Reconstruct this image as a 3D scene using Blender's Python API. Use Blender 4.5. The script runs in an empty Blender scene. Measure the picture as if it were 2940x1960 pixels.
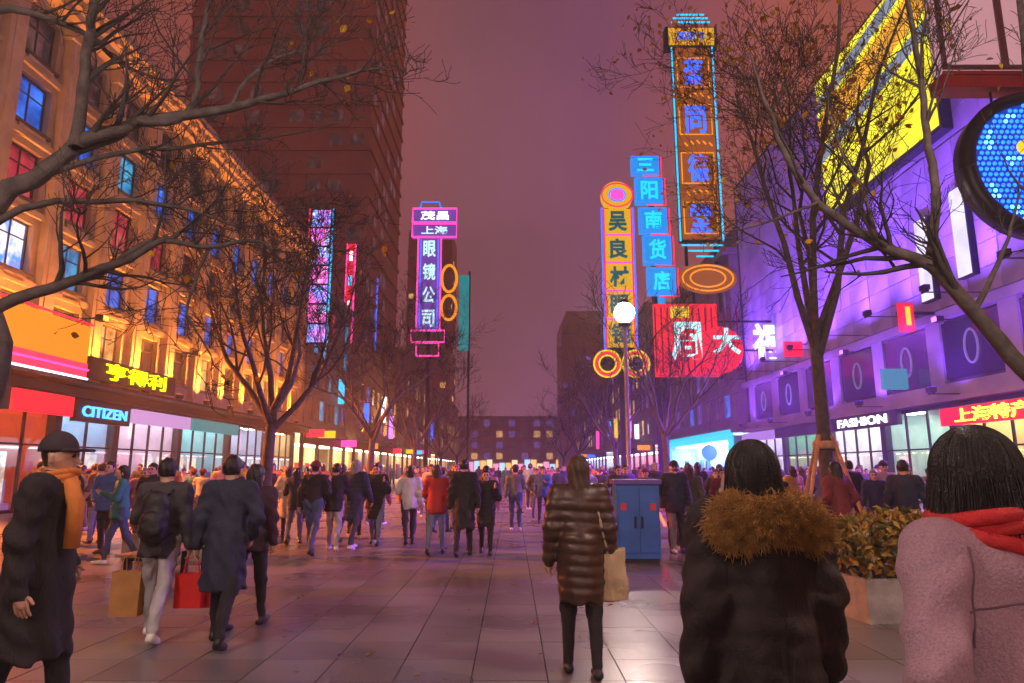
import bpy, math, random
import numpy as np
from mathutils import Vector, Matrix
random.seed(7); np.random.seed(7)
SC = bpy.context.scene
COL = SC.collection
R = math.radians
# ------------------------------------------------------------------ camera, sky, exposure
PITCH = R(10.55); CAMZ = 1.62; F = 1960.0          # photograph is 2940 x 1960, 24 mm lens
cam = bpy.data.cameras.new('Camera'); cam.lens = 24.0; cam.sensor_width = 36.0; cam.clip_end = 3000; cam.clip_start = .05
camo = bpy.data.objects.new('Camera', cam); COL.objects.link(camo)
camo.location = (0, 0, CAMZ); camo.rotation_euler = (math.pi/2 + PITCH, 0, 0)
SC.camera = camo
world = bpy.data.worlds.new('World'); SC.world = world; world.use_nodes = True
wn = world.node_tree; bg = wn.nodes['Background']
# light-polluted night sky: a faint physical sky at dusk plus the even mauve glow of the city
sky = wn.nodes.new('ShaderNodeTexSky'); sky.sky_type = 'NISHITA'; sky.sun_disc = False
sky.sun_elevation = R(-4); sky.sun_rotation = R(40)
tc = wn.nodes.new('ShaderNodeTexCoord'); sep = wn.nodes.new('ShaderNodeSeparateXYZ')
wn.links.new(tc.outputs['Generated'], sep.inputs[0])
ramp = wn.nodes.new('ShaderNodeValToRGB')
ramp.color_ramp.elements[0].position = 0.0; ramp.color_ramp.elements[0].color = (.42, .20, .235, 1)
ramp.color_ramp.elements[1].position = 0.75; ramp.color_ramp.elements[1].color = (.215, .10, .108, 1)
e = ramp.color_ramp.elements.new(.35); e.color = (.30, .142, .17, 1)
wn.links.new(sep.outputs['Z'], ramp.inputs[0])
cn = wn.nodes.new('ShaderNodeTexNoise'); cn.inputs['Scale'].default_value = 1.7; cn.inputs['Detail'].default_value = 4
wn.links.new(tc.outputs['Generated'], cn.inputs['Vector'])
mr = wn.nodes.new('ShaderNodeMapRange'); mr.inputs[1].default_value = .3; mr.inputs[2].default_value = .7; mr.inputs[3].default_value = .7; mr.inputs[4].default_value = 1.3
wn.links.new(cn.outputs['Fac'], mr.inputs[0])
mm = wn.nodes.new('ShaderNodeMix'); mm.data_type = 'RGBA'; mm.blend_type = 'MULTIPLY'; mm.inputs[0].default_value = 1
wn.links.new(ramp.outputs[0], mm.inputs[6]); wn.links.new(mr.outputs[0], mm.inputs[7])
# city glow drifts from reddish over the sandstone side through lilac to orange over the store side
rx = wn.nodes.new('ShaderNodeValToRGB'); mx_ = wn.nodes.new('ShaderNodeMapRange'); mx_.inputs[1].default_value = -1; mx_.inputs[2].default_value = 1
wn.links.new(sep.outputs['X'], mx_.inputs[0]); wn.links.new(mx_.outputs[0], rx.inputs[0])
rx.color_ramp.elements[0].position = .36; rx.color_ramp.elements[0].color = (1.75, .85, .58, 1)
rx.color_ramp.elements[1].position = .67; rx.color_ramp.elements[1].color = (2.1, 1.05, .5, 1)
for p_, c_ in ((.47, (1.12, .88, 1.05, 1)), (.56, (1.12, .78, 1.45, 1))):
    e = rx.color_ramp.elements.new(p_); e.color = c_
m3 = wn.nodes.new('ShaderNodeMix'); m3.data_type = 'RGBA'; m3.blend_type = 'MULTIPLY'; m3.inputs[0].default_value = 1
wn.links.new(mm.outputs[2], m3.inputs[6]); wn.links.new(rx.outputs[0], m3.inputs[7]); mm = m3
ad = wn.nodes.new('ShaderNodeMix'); ad.data_type = 'RGBA'; ad.blend_type = 'ADD'; ad.inputs[0].default_value = .05
wn.links.new(mm.outputs[2], ad.inputs[6]); wn.links.new(sky.outputs[0], ad.inputs[7])
wn.links.new(ad.outputs[2], bg.inputs[0]); bg.inputs[1].default_value = .52
SC.view_settings.view_transform = 'Standard'; SC.view_settings.look = 'None'
SC.view_settings.exposure = 0.35; SC.view_settings.gamma = 1.0; SC.view_settings.use_curve_mapping = False
SC.render.engine = 'CYCLES'; cy = SC.cycles
cy.use_denoising = True; cy.max_bounces = 5; cy.diffuse_bounces = 2; cy.glossy_bounces = 2; cy.transmission_bounces = 2
cy.transparent_max_bounces = 8; cy.sample_clamp_indirect = 3.0; cy.sample_clamp_direct = 0; cy.caustics_reflective = False; cy.caustics_refractive = False
cy.use_light_tree = True; cy.volume_bounces = 0; cy.use_adaptive_sampling = True; cy.adaptive_threshold = .02

cp, sp_ = math.cos(PITCH), math.sin(PITCH)
def P(X, Y, D):
    """world point at depth D along the street for a place measured in the photograph"""
    u = (X-1470)/F; v = (980-Y)/F
    dy = cp - v*sp_; dz = sp_ + v*cp; t = D/dy
    return Vector((u*t, D, CAMZ + dz*t))
def G(X, Y):
    u = (X-1470)/F; v = (980-Y)/F
    dy = cp - v*sp_; dz = sp_ + v*cp; t = -CAMZ/dz
    return (u*t, dy*t)

# ------------------------------------------------------------------ materials
MATS = {}
def mat(name, col, rough=.6, var=.25, scale=6.0, bump=0.0, bscale=40.0, metal=0.0, emit=None, es=1.0, spec=.5):
    if name in MATS: return MATS[name]
    m = bpy.data.materials.new(name); m.use_nodes = True; MATS[name] = m
    nt = m.node_tree; b = nt.nodes['Principled BSDF']
    b.inputs['Roughness'].default_value = rough; b.inputs['Metallic'].default_value = metal
    b.inputs['Specular IOR Level'].default_value = spec
    t = nt.nodes.new('ShaderNodeTexCoord')
    if var > 0:
        n = nt.nodes.new('ShaderNodeTexNoise'); n.inputs['Scale'].default_value = scale; n.inputs['Detail'].default_value = 5
        nt.links.new(t.outputs['Object'], n.inputs['Vector'])
        cr = nt.nodes.new('ShaderNodeValToRGB')
        cr.color_ramp.elements[0].position = .3; cr.color_ramp.elements[1].position = .7
        cr.color_ramp.elements[0].color = tuple(c*(1-var) for c in col)+(1,)
        cr.color_ramp.elements[1].color = tuple(min(1, c*(1+var)) for c in col)+(1,)
        nt.links.new(n.outputs['Fac'], cr.inputs[0]); nt.links.new(cr.outputs[0], b.inputs['Base Color'])
    else: b.inputs['Base Color'].default_value = tuple(col)+(1,)
    if bump > 0:
        n2 = nt.nodes.new('ShaderNodeTexNoise'); n2.inputs['Scale'].default_value = bscale; n2.inputs['Detail'].default_value = 4
        nt.links.new(t.outputs['Object'], n2.inputs['Vector'])
        bp = nt.nodes.new('ShaderNodeBump'); bp.inputs['Strength'].default_value = bump; bp.inputs['Distance'].default_value = .02
        nt.links.new(n2.outputs['Fac'], bp.inputs['Height']); nt.links.new(bp.outputs[0], b.inputs['Normal'])
    if emit:
        b.inputs['Emission Color'].default_value = tuple(emit)+(1,); b.inputs['Emission Strength'].default_value = es
    return m
def glow(name, col, s):
    """a lamp, neon tube or backlit panel: it really gives off light"""
    if name in MATS: return MATS[name]
    m = bpy.data.materials.new(name); m.use_nodes = True; MATS[name] = m
    b = m.node_tree.nodes['Principled BSDF']; b.inputs['Base Color'].default_value = tuple(.3*c for c in col)+(1,)
    b.inputs['Roughness'].default_value = .4
    b.inputs['Emission Color'].default_value = tuple(col)+(1,); b.inputs['Emission Strength'].default_value = s
    return m
def glow_window(name, cols, s, scale=1.3):
    """lit window: an uneven lit room behind frosted glass"""
    if name in MATS: return MATS[name]
    m = bpy.data.materials.new(name); m.use_nodes = True; MATS[name] = m
    nt = m.node_tree; b = nt.nodes['Principled BSDF']; b.inputs['Roughness'].default_value = .12
    b.inputs['Base Color'].default_value = (.02, .02, .03, 1)
    t = nt.nodes.new('ShaderNodeTexCoord'); oi = nt.nodes.new('ShaderNodeObjectInfo')
    ad = nt.nodes.new('ShaderNodeVectorMath'); ad.operation = 'ADD'
    sc = nt.nodes.new('ShaderNodeVectorMath'); sc.operation = 'SCALE'; sc.inputs['Scale'].default_value = 1.0
    nt.links.new(oi.outputs['Location'], sc.inputs[0])
    nt.links.new(t.outputs['Object'], ad.inputs[0]); nt.links.new(sc.outputs[0], ad.inputs[1])
    n = nt.nodes.new('ShaderNodeTexNoise'); n.inputs['Scale'].default_value = scale; n.inputs['Detail'].default_value = 3
    nt.links.new(ad.outputs[0], n.inputs['Vector'])
    cr = nt.nodes.new('ShaderNodeValToRGB'); k = len(cols)
    cr.color_ramp.elements[0].position = .3; cr.color_ramp.elements[1].position = .72
    cr.color_ramp.elements[0].color = tuple(cols[0])+(1,); cr.color_ramp.elements[1].color = tuple(cols[-1])+(1,)
    for i in range(1, k-1):
        e = cr.color_ramp.elements.new(.3+.42*i/(k-1)); e.color = tuple(cols[i])+(1,)
    nt.links.new(n.outputs['Fac'], cr.inputs[0]); nt.links.new(cr.outputs[0], b.inputs['Emission Color'])
    b.inputs['Emission Strength'].default_value = s
    return m
def glass(name='shop_glass'):
    if name in MATS: return MATS[name]
    m = bpy.data.materials.new(name); m.use_nodes = True; MATS[name] = m
    nt = m.node_tree; nt.nodes.remove(nt.nodes['Principled BSDF']); out = nt.nodes['Material Output']
    tr = nt.nodes.new('ShaderNodeBsdfTransparent'); gl = nt.nodes.new('ShaderNodeBsdfGlossy'); gl.inputs['Roughness'].default_value = .03
    tr.inputs[0].default_value = (.93, .96, .95, 1)
    lw = nt.nodes.new('ShaderNodeLayerWeight'); lw.inputs[0].default_value = .25
    fr = nt.nodes.new('ShaderNodeMapRange'); fr.inputs[3].default_value = .03; fr.inputs[4].default_value = .45; nt.links.new(lw.outputs['Facing'], fr.inputs[0])
    mx = nt.nodes.new('ShaderNodeMixShader'); nt.links.new(fr.outputs[0], mx.inputs[0]); nt.links.new(tr.outputs[0], mx.inputs[1]); nt.links.new(gl.outputs[0], mx.inputs[2])
    nt.links.new(mx.outputs[0], out.inputs[0]); return m

# ------------------------------------------------------------------ mesh helpers
class MB:
    def __init__(s): s.v = []; s.f = []; s.m = []
    def quad(s, a, b, c, d, mi=0):
        n = len(s.v); s.v += [a, b, c, d]; s.f.append((n, n+1, n+2, n+3)); s.m.append(mi)
    def box(s, x0, x1, y0, y1, z0, z1, mi=0):
        if x0 > x1: x0, x1 = x1, x0
        if y0 > y1: y0, y1 = y1, y0
        n = len(s.v)
        s.v += [(x0,y0,z0),(x1,y0,z0),(x1,y1,z0),(x0,y1,z0),(x0,y0,z1),(x1,y0,z1),(x1,y1,z1),(x0,y1,z1)]
        for q in ((0,3,2,1),(4,5,6,7),(0,1,5,4),(1,2,6,5),(2,3,7,6),(3,0,4,7)):
            s.f.append(tuple(n+i for i in q)); s.m.append(mi)
    def tube(s, pts, rad, k=6, mi=0, cap=True):
        pts = [Vector(p) for p in pts]; N = len(pts)
        if not hasattr(rad, '__len__'): rad = [rad]*N
        n0 = len(s.v); ref = None
        for i, p in enumerate(pts):
            d = (pts[min(i+1, N-1)] - pts[max(i-1, 0)])
            d = d.normalized() if d.length > 1e-9 else Vector((0, 0, 1))
            if ref is None:
                ref = d.orthogonal().normalized()
            ref = (ref - d*ref.dot(d)); ref = ref.normalized() if ref.length > 1e-6 else d.orthogonal().normalized()
            w = d.cross(ref)
            for j in range(k):
                a = 2*math.pi*j/k; s.v.append(tuple(p + (ref*math.cos(a) + w*math.sin(a))*rad[i]))
        for i in range(N-1):
            for j in range(k):
                a = n0+i*k+j; b = n0+i*k+(j+1) % k
                s.f.append((a, b, b+k, a+k)); s.m.append(mi)
        if cap:
            s.f.append(tuple(n0+j for j in range(k))[::-1]); s.m.append(mi)
            s.f.append(tuple(n0+(N-1)*k+j for j in range(k))); s.m.append(mi)
    def lathe(s, prof, c=(0,0,0), k=20, mi=0, axis='z'):
        n0 = len(s.v)
        for r, z in prof:
            for j in range(k):
                a = 2*math.pi*j/k; x, y = r*math.cos(a), r*math.sin(a)
                p = (x, y, z) if axis == 'z' else (x, z, y)
                s.v.append((c[0]+p[0], c[1]+p[1], c[2]+p[2]))
        for i in range(len(prof)-1):
            for j in range(k):
                a = n0+i*k+j; b = n0+i*k+(j+1) % k
                s.f.append((a, b, b+k, a+k)); s.m.append(mi)
        s.f.append(tuple(n0+j for j in range(k))[::-1]); s.m.append(mi)
        s.f.append(tuple(n0+(len(prof)-1)*k+j for j in range(k))); s.m.append(mi)
    def mesh(s, name, mats, smooth=False):
        me = bpy.data.meshes.new(name); me.from_pydata(s.v, [], s.f)
        for m in (mats if isinstance(mats, (list, tuple)) else [mats]): me.materials.append(m)
        if any(s.m): me.polygons.foreach_set('material_index', s.m)
        if smooth: me.polygons.foreach_set('use_smooth', [True]*len(s.f))
        me.update(); return me
    def obj(s, name, mats, parent=None, smooth=False, loc=None, kind=None):
        return link(name, s.mesh(name, mats, smooth), parent, loc, kind)
def link(name, data, parent=None, loc=None, kind=None, rot=None):
    o = bpy.data.objects.new(name, data); COL.objects.link(o)
    if parent: o.parent = parent
    if loc is not None: o.location = loc
    if rot is not None: o.rotation_euler = rot
    if kind: o['kind'] = kind
    return o
def tag(o, label, cat, group=None):
    o['label'] = label; o['category'] = cat
    if group: o['group'] = group
    return o
def thing(name, label, cat, loc=(0,0,0), rz=0, group=None):
    o = bpy.data.objects.new(name, None); COL.objects.link(o); o.empty_display_size = .2
    o.location = loc; o.rotation_euler = (0, 0, rz); return tag(o, label, cat, group)
def light(kind, loc, col, watt, parent=None, rot=(0,0,0), size=.2, spot=90, blend=.6, name='lamp_light'):
    l = bpy.data.lights.new(name, kind); l.color = col; l.energy = watt
    if kind == 'SPOT': l.spot_size = R(spot); l.spot_blend = blend; l.shadow_soft_size = size
    elif kind == 'AREA': l.size = size
    else: l.shadow_soft_size = size
    o = bpy.data.objects.new(name, l); COL.objects.link(o); o.location = loc; o.rotation_euler = rot
    if parent: o.parent = parent
    return o
TXT = {}
def text(s, size, m, parent, loc, rot=(math.pi/2,0,0), depth=.03, name='lettering', width=None, align='CENTER', bold=0.0):
    key = (s, depth, bold)
    if key not in TXT:
        c = bpy.data.curves.new('t', 'FONT'); c.body = s; c.size = 1.0; c.extrude = depth; c.align_x = 'CENTER'; c.align_y = 'CENTER'
        c.resolution_u = 3; c.offset = bold
        o = bpy.data.objects.new('t', c); COL.objects.link(o)
        dg = bpy.context.evaluated_depsgraph_get(); me = bpy.data.meshes.new_from_object(o.evaluated_get(dg))
        bpy.data.objects.remove(o); bpy.data.curves.remove(c)
        xs = [v.co.x for v in me.vertices] or [0]; ys = [v.co.y for v in me.vertices] or [0]
        cx, cy_ = (min(xs)+max(xs))/2, (min(ys)+max(ys))/2
        for v in me.vertices: v.co.x -= cx; v.co.y -= cy_
        TXT[key] = (me, max(xs)-min(xs), max(ys)-min(ys))
    me, w, h = TXT[key]
    me = me.copy(); me.materials.clear(); me.materials.append(m)
    o = link(name, me, parent, loc, rot=rot)
    k = size
    o.scale = ((width/w if width else k), k, 1)
    return o
def glyph(s, box_w, box_h, m, parent, loc, rot=(math.pi/2,0,0), depth=.04, bold=.012):
    o = text(s, 1, m, parent, loc, rot, depth, 'character', bold=bold)
    me, w, h = TXT[(s, depth, bold)]
    o.scale = (box_w/w, box_h/h, 1); return o
# ------------------------------------------------------------------ ground and paving
M_asph = mat('asphalt', (.05, .05, .052), .7, .3, 3)
g = MB(); g.quad((-900,-300,-.03),(900,-300,-.03),(900,1500,-.03),(-900,1500,-.03)); g.obj('ground', M_asph, kind='structure')
def granite():
    m = bpy.data.materials.new('granite'); m.use_nodes = True; nt = m.node_tree; b = nt.nodes['Principled BSDF']
    t = nt.nodes.new('ShaderNodeTexCoord'); oi = nt.nodes.new('ShaderNodeObjectInfo'); geo = nt.nodes.new('ShaderNodeNewGeometry')
    n1 = nt.nodes.new('ShaderNodeTexNoise'); n1.inputs['Scale'].default_value = 95; n1.inputs['Detail'].default_value = 2
    n2 = nt.nodes.new('ShaderNodeTexNoise'); n2.inputs['Scale'].default_value = .55; n2.inputs['Detail'].default_value = 2.5
    for n in (n1, n2): nt.links.new(geo.outputs['Position'], n.inputs['Vector'])
    c1 = nt.nodes.new('ShaderNodeValToRGB'); c1.color_ramp.elements[0].color = (.10, .095, .095, 1); c1.color_ramp.elements[1].color = (.24, .23, .225, 1)
    c1.color_ramp.elements[0].position = .25; c1.color_ramp.elements[1].position = .75
    c2 = nt.nodes.new('ShaderNodeValToRGB'); c2.color_ramp.elements[0].color = (.62, .6, .58, 1); c2.color_ramp.elements[1].color = (1.1, 1.1, 1.1, 1)
    c2.color_ramp.elements[0].position = .32; c2.color_ramp.elements[1].position = .66
    nt.links.new(n1.outputs['Fac'], c1.inputs[0]); nt.links.new(n2.outputs['Fac'], c2.inputs[0])
    mx = nt.nodes.new('ShaderNodeMix'); mx.data_type = 'RGBA'; mx.blend_type = 'MULTIPLY'; mx.inputs[0].default_value = 1
    nt.links.new(c1.outputs[0], mx.inputs[6]); nt.links.new(c2.outputs[0], mx.inputs[7])
    rnd = nt.nodes.new('ShaderNodeMapRange'); rnd.inputs[3].default_value = .82; rnd.inputs[4].default_value = 1.15
    nt.links.new(oi.outputs['Random'], rnd.inputs[0])
    m2 = nt.nodes.new('ShaderNodeMix'); m2.data_type = 'RGBA'; m2.blend_type = 'MULTIPLY'; m2.inputs[0].default_value = 1
    nt.links.new(mx.outputs[2], m2.inputs[6]); nt.links.new(rnd.outputs[0], m2.inputs[7]); nt.links.new(m2.outputs[2], b.inputs['Base Color'])
    vo = nt.nodes.new('ShaderNodeTexVoronoi'); vo.inputs['Scale'].default_value = 2.6; nt.links.new(geo.outputs['Position'], vo.inputs['Vector'])
    vs = nt.nodes.new('ShaderNodeMapRange'); vs.inputs[1].default_value = .035; vs.inputs[2].default_value = .06; vs.inputs[3].default_value = .55; vs.inputs[4].default_value = 1; nt.links.new(vo.outputs['Distance'], vs.inputs[0])
    m4 = nt.nodes.new('ShaderNodeMix'); m4.data_type = 'RGBA'; m4.blend_type = 'MULTIPLY'; m4.inputs[0].default_value = 1
    nt.links.new(m2.outputs[2], m4.inputs[6]); nt.links.new(vs.outputs[0], m4.inputs[7]); nt.links.new(m4.outputs[2], b.inputs['Base Color'])
    rr = nt.nodes.new('ShaderNodeMapRange'); rr.inputs[3].default_value = .16; rr.inputs[4].default_value = .42
    nt.links.new(n2.outputs['Fac'], rr.inputs[0]); nt.links.new(rr.outputs[0], b.inputs['Roughness'])
    bp = nt.nodes.new('ShaderNodeBump'); bp.inputs['Strength'].default_value = .12; bp.inputs['Distance'].default_value = .004
    nt.links.new(n1.outputs['Fac'], bp.inputs['Height']); nt.links.new(bp.outputs[0], b.inputs['Normal'])
    return m
M_gran = granite(); M_grout = mat('joint_mortar', (.035, .033, .032), .8, .3, 8)
bed = MB(); bed.box(-19.4, 20.4, -12, 62, -.3, -.008)
paving = bed.obj('pavement', M_grout, kind='structure')
far_b = MB(); far_b.box(-19.4, 20.4, 62.01, 420, -.3, 0)
far_b.obj('far_pavement', M_gran, paving)
TS = .6; cells = []
for i in range(-31, 33):
    for j in range(-16, 103):
        x, y = (i)*TS - .02, j*TS
        cells.append((y + abs(x)*.05, x, y))
inview = sorted(c for c in cells if c[2] > 3.55 and abs(c[1]) < .82*c[2]+.4)
near = set((c[1], c[2]) for c in inview[:300])
tb = MB(); h = TS/2; gx, gy = .006, .0028
tb.box(-h+gx, h-gx, -h+gy, h-gy, -.05, 0)
tile_me = tb.mesh('paving_tile', M_gran)
rest = MB()
for _, x, y in cells:
    dz = random.uniform(-.0012, .0012)
    if (x, y) in near: link('paving_tile', tile_me, paving, (x, y, dz))
    else: rest.box(x-h+gx, x+h-gx, y-h+gy, y+h-gy, -.02, dz)
rest.obj('paving_field', M_gran, paving, kind='stuff')

# ------------------------------------------------------------------ building helpers
M_sand = mat('sandstone', (.40, .31, .22), .8, .28, .9, .35, 22)
M_sand2 = mat('sandstone_trim', (.46, .37, .28), .75, .2, 1.2, .25, 30)
M_lilac = mat('pale_cladding', (.36, .34, .38), .42, .3, .45, .2, 9)
M_panelgap = mat('cladding_gap', (.06, .06, .07), .8, .1)
M_dark = mat('dark_metal', (.03, .03, .035), .45, .2, 4, metal=.6)
M_frame = mat('window_frame', (.09, .08, .08), .5, .2, 5)
M_concrete = mat('concrete', (.22, .20, .20), .85, .25, .4, .3, 12)
M_plaster = mat('plaster', (.34, .29, .27), .85, .2, .5, .2, 14)
M_towerwall = mat('tower_wall', (.36, .2, .18), .6, .2, .2)
M_white = mat('white_paint', (.75, .74, .73), .5, .06, 3)
M_floor = mat('shop_floor', (.5, .48, .45), .25, .1, 2)
M_glassdark = mat('dark_glass', (.015, .017, .022), .06, 0, spec=.8)
GL = glass()
W_blue = glow_window('blue_lit_window', [(.004,.03,.16),(.01,.11,.62),(.05,.22,.9)], .95)
W_cyan = glow_window('cyan_lit_window', [(.004,.05,.13),(.01,.22,.5),(.06,.4,.62)], .9)
W_red = glow_window('red_lit_window', [(.16,.012,.02),(.5,.03,.05),(.62,.1,.08)], .75)
W_warm = glow_window('warm_lit_window', [(.25,.09,.02),(.8,.4,.12),(1,.65,.3)], .9)
W_dim = glow_window('dim_window', [(.012,.006,.008),(.04,.02,.024),(.16,.07,.07)], .6)
W_vio = glow_window('violet_lit_window', [(.02,.008,.06),(.12,.06,.35),(.35,.22,.7)], .7)
W_mix = glow_window('bright_display', [(.9,.1,.35),(.05,.25,1),(.95,.85,1),(.1,.02,.35)], 1.3, 1.1)

def windows(parent, side, x, ycs, zcs, w, hgt, pick, recess=.28, name='window'):
    """each window: a frame with mullions, its pane recessed behind it"""
    d = 1 if side < 0 else -1                      # street-facing direction
    fb = MB(); t = .07
    for a0, a1, b0, b1 in ((-w/2, w/2, -hgt/2, -hgt/2+t), (-w/2, w/2, hgt/2-t, hgt/2), (-w/2, -w/2+t, -hgt/2+t, hgt/2-t), (w/2-t, w/2, -hgt/2+t, hgt/2-t)):
        fb.box(-.06, .06, a0, a1, b0, b1)
    fb.box(-.035, .035, -.025, .025, -hgt/2+t, hgt/2-t)
    fb.box(-.034, .034, -w/2+t, w/2-t, hgt*.18-.02, hgt*.18+.02)
    fb.box(d*.02, d*.42, -w/2-.1, w/2+.1, -hgt/2-.12, -hgt/2-.002)
    fm = fb.mesh('window', M_frame)
    pm = {}
    for i, yc in enumerate(ycs):
        for j, zc in enumerate(zcs):
            m = pick(i, j)
            if m is None: continue
            if m.name not in pm:
                pb = MB(); pb.box(-.012, .012, -w/2+t, w/2-t, -hgt/2+t, hgt/2-t); pm[m.name] = pb.mesh('pane', m)
            o = link(name, fm, parent, (x - d*recess, yc, zc)); link('pane', pm[m.name], o, (-d*.03, 0, 0))
def wall_with_openings(x0, x1, y0, y1, z0, z1, ycs, zcs, w, hgt, mb):
    zs = sorted(zcs); prev = z0
    for zc in zs:
        mb.box(x0, x1, y0, y1, prev, zc-hgt/2); prev = zc+hgt/2
        py = y0
        for yc in sorted(ycs):
            mb.box(x0, x1, py, yc-w/2, zc-hgt/2, zc+hgt/2); py = yc+w/2
        mb.box(x0, x1, py, y1, zc-hgt/2, zc+hgt/2)
    mb.box(x0, x1, y0, y1, prev, z1)
def shopfront(bld, side, x, y0, y1, ztop, wallc, lightc, ls, goods, frame_m=None, seed=0, door=True):
    """open shop: piers, mullions, glass panes, a lit room with shelves of goods"""
    rnd = random.Random(seed); d = 1 if side < 0 else -1; frame_m = frame_m or M_dark
    f = MB(); dep = 4.2
    f.box(x, x-d*.35, y0, y0+.22, 0, ztop); f.box(x, x-d*.35, y1-.22, y1, 0, ztop)
    f.box(x-d*.02, x-d*.33, y0+.22, y1-.22, ztop-.18, ztop); f.box(x-d*.05, x-d*.3, y0+.22, y1-.22, 0, .12)
    n = max(2, round((y1-y0)/1.7)); st = (y1-y0-.44)/n
    for i in range(1, n): f.box(x-d*.1, x-d*.2, y0+.22+i*st-.04, y0+.22+i*st+.04, .12, ztop-.18)
    f.box(x-d*.11, x-d*.19, y0+.22, y1-.22, 2.5, 2.57)
    fr = f.obj('shopfront', frame_m, bld)
    pb = MB(); pb.box(-.008, .008, -st/2+.04, st/2-.04, .12, ztop-.18); pm = pb.mesh('pane', GL)
    for i in range(n): link('pane', pm, fr, (x-d*.15, y0+.22+(i+.5)*st, 0))
    r = MB(); xb = x-d*dep
    r.box(x-d*.36, xb, y0+.01, y1-.01, .005, .03, 1)
    r.box(xb, xb-d*.1, y0+.01, y1-.01, .03, ztop, 0)
    r.box(x-d*.36, xb, y0+.01, y0+.08, .03, ztop, 0); r.box(x-d*.36, xb, y1-.08, y1-.01, .03, ztop, 0)
    r.box(x-d*.36, xb, y0+.08, y1-.08, ztop-.1, ztop-.002, 2)
    r.obj('shop_room', [mat('room_%02d%02d%02d' % tuple(int(99*c) for c in wallc), wallc, .6, .15, .8), M_floor, M_white], fr)
    lm = glow('ceiling_light_%d' % seed, lightc, ls*2.6)
    cb = MB(); cb.box(-.2, .2, -.55, .55, -.05, 0); cm = cb.mesh('ceiling_light', lm)
    k = max(1, int((y1-y0)/2))
    for i in range(k):
        for q in (1.0, 2.8): link('ceiling_light', cm, fr, (x-d*q, y0+(i+.5)*(y1-y0)/k, ztop-.11))
    # shelves with goods along the back and a display plinth near the glass
    sh = MB()
    for z in (.5, 1.1, 1.7, 2.3): sh.box(xb+d*.02, xb+d*.42, y0+.3, y1-.3, z, z+.04)
    sh.obj('shelf', M_white, fr)
    gd = [MB() for _ in goods]
    for z in (.54, 1.14, 1.74, 2.34):
        y = y0+.4
        while y < y1-.6:
            w = rnd.uniform(.12, .45); hh = rnd.uniform(.12, .5)
            gd[rnd.randrange(len(goods))].box(xb+d*.06, xb+d*rnd.uniform(.25, .38), y, y+w, z, z+hh); y += w+rnd.uniform(.03, .3)
    for q in range(int((y1-y0)/1.1)):
        y = rnd.uniform(y0+.5, y1-.9); xx = x-d*rnd.uniform(.6, 1.8)
        gd[rnd.randrange(len(goods))].box(xx, xx-d*rnd.uniform(.3, .5), y, y+rnd.uniform(.3, .6), .03, rnd.uniform(.7, 1.5))
    for gm, b in zip(goods, gd):
        if b.f: b.obj('display_goods', gm, fr, kind='stuff')
    pk = [glow_window('poster_a', [(.9,.2,.1),(.95,.9,.8),(.1,.3,.6)], 1.1, 1.6), glow_window('poster_b', [(.1,.5,.55),(.9,.95,1),(.9,.3,.5)], 1.1, 1.8), glow_window('poster_c', [(.95,.8,.3),(.98,.95,.9),(.3,.1,.05)], 1.1, 1.5)]
    qb = MB(); qb.box(-.03, .03, -.5, .5, .35, 2.25)
    for q in range(max(1, int((y1-y0)/3))):
        link('poster', qb.mesh('poster', pk[(seed+q) % 3]), fr, (x-d*.45, y0+.22+st*(rnd.randrange(n)+.5), 0))
    return fr
def C(name, col, r=.5): return mat(name, col, r, .1, 5)
G_red, G_yel, G_blue, G_teal, G_wht, G_blk, G_grn, G_pink = (C('goods_red', (.6,.04,.03)), C('goods_yellow', (.75,.5,.08)), C('goods_blue', (.05,.15,.5)),
    C('goods_teal', (.05,.4,.4)), C('goods_white', (.75,.75,.72)), C('goods_black', (.03,.03,.03)), C('goods_green', (.08,.32,.1)), C('goods_pink', (.7,.2,.35)))
def floodlight(x, y, z, side, col, watt, label, group, aim=62, spot=95, arm=.9):
    d = 1 if side < 0 else -1
    t = thing('floodlight', label, 'floodlight', (x, y, z), group=group)
    b = MB(); b.box(-.12, .12, -.2, .2, .04, .26); b.box(-.03, .03, -.24, .24, -.05, .1); b.box(-d*arm, 0, -.03, .03, -.05, -.01)
    b.obj('housing', M_dark, t)
    l = MB(); l.box(-.1, .1, -.18, .18, .261, .27); l.obj('lens', glow('lens_%d_%d' % (side, int(col[2]*100)), col, 4), t)
    light('SPOT', (0, 0, .3), col, watt, t, (0, math.pi+d*R(90-aim)*-1, 0), .12, spot, .8)
    return t

# ------------------------------------------------------------------ left: sandstone building washed in orange light
LX = -18.5
lb = thing('stone_building', 'sandstone building washed in orange light with rows of blue lit windows', 'building', (0, 0, 0))
LY0, LY1 = 17.4, 58.9
ycs = [27.6+3.3*k for k in range(-3, 10)]; zcs = [7.15, 9.9, 12.7, 15.5, 18.3]
wb = MB(); wall_with_openings(LX, LX-.55, LY0, LY1, 5.0, 20.6, ycs, zcs, 1.75, 1.95, wb)
wb.box(LX-.56, LX-1.2, LY0+.01, LY1-.01, 5.0, 20.6)
wb.box(LX-1.2, LX-16, LY0, LY1, 5.0, 20.6); wb.box(LX-4.5, LX-16, LY0, LY1, 0, 5.0)
wb.obj('wall', M_sand, lb)
pb = MB(); pb.box(0, .32, -.42, .42, 5.35, 19.6); pb.box(0, .42, -.52, .52, 5.05, 5.55); pb.box(0, .44, -.55, .55, 19.1, 19.75); pb.box(.32, .37, -.2, .2, 5.6, 19.0)
pil = pb.mesh('pilaster', M_sand2)
for k in range(-4, 10): link('pilaster', pil, lb, (LX, 27.6+1.65+3.3*k, 0))
cb = MB()
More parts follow.
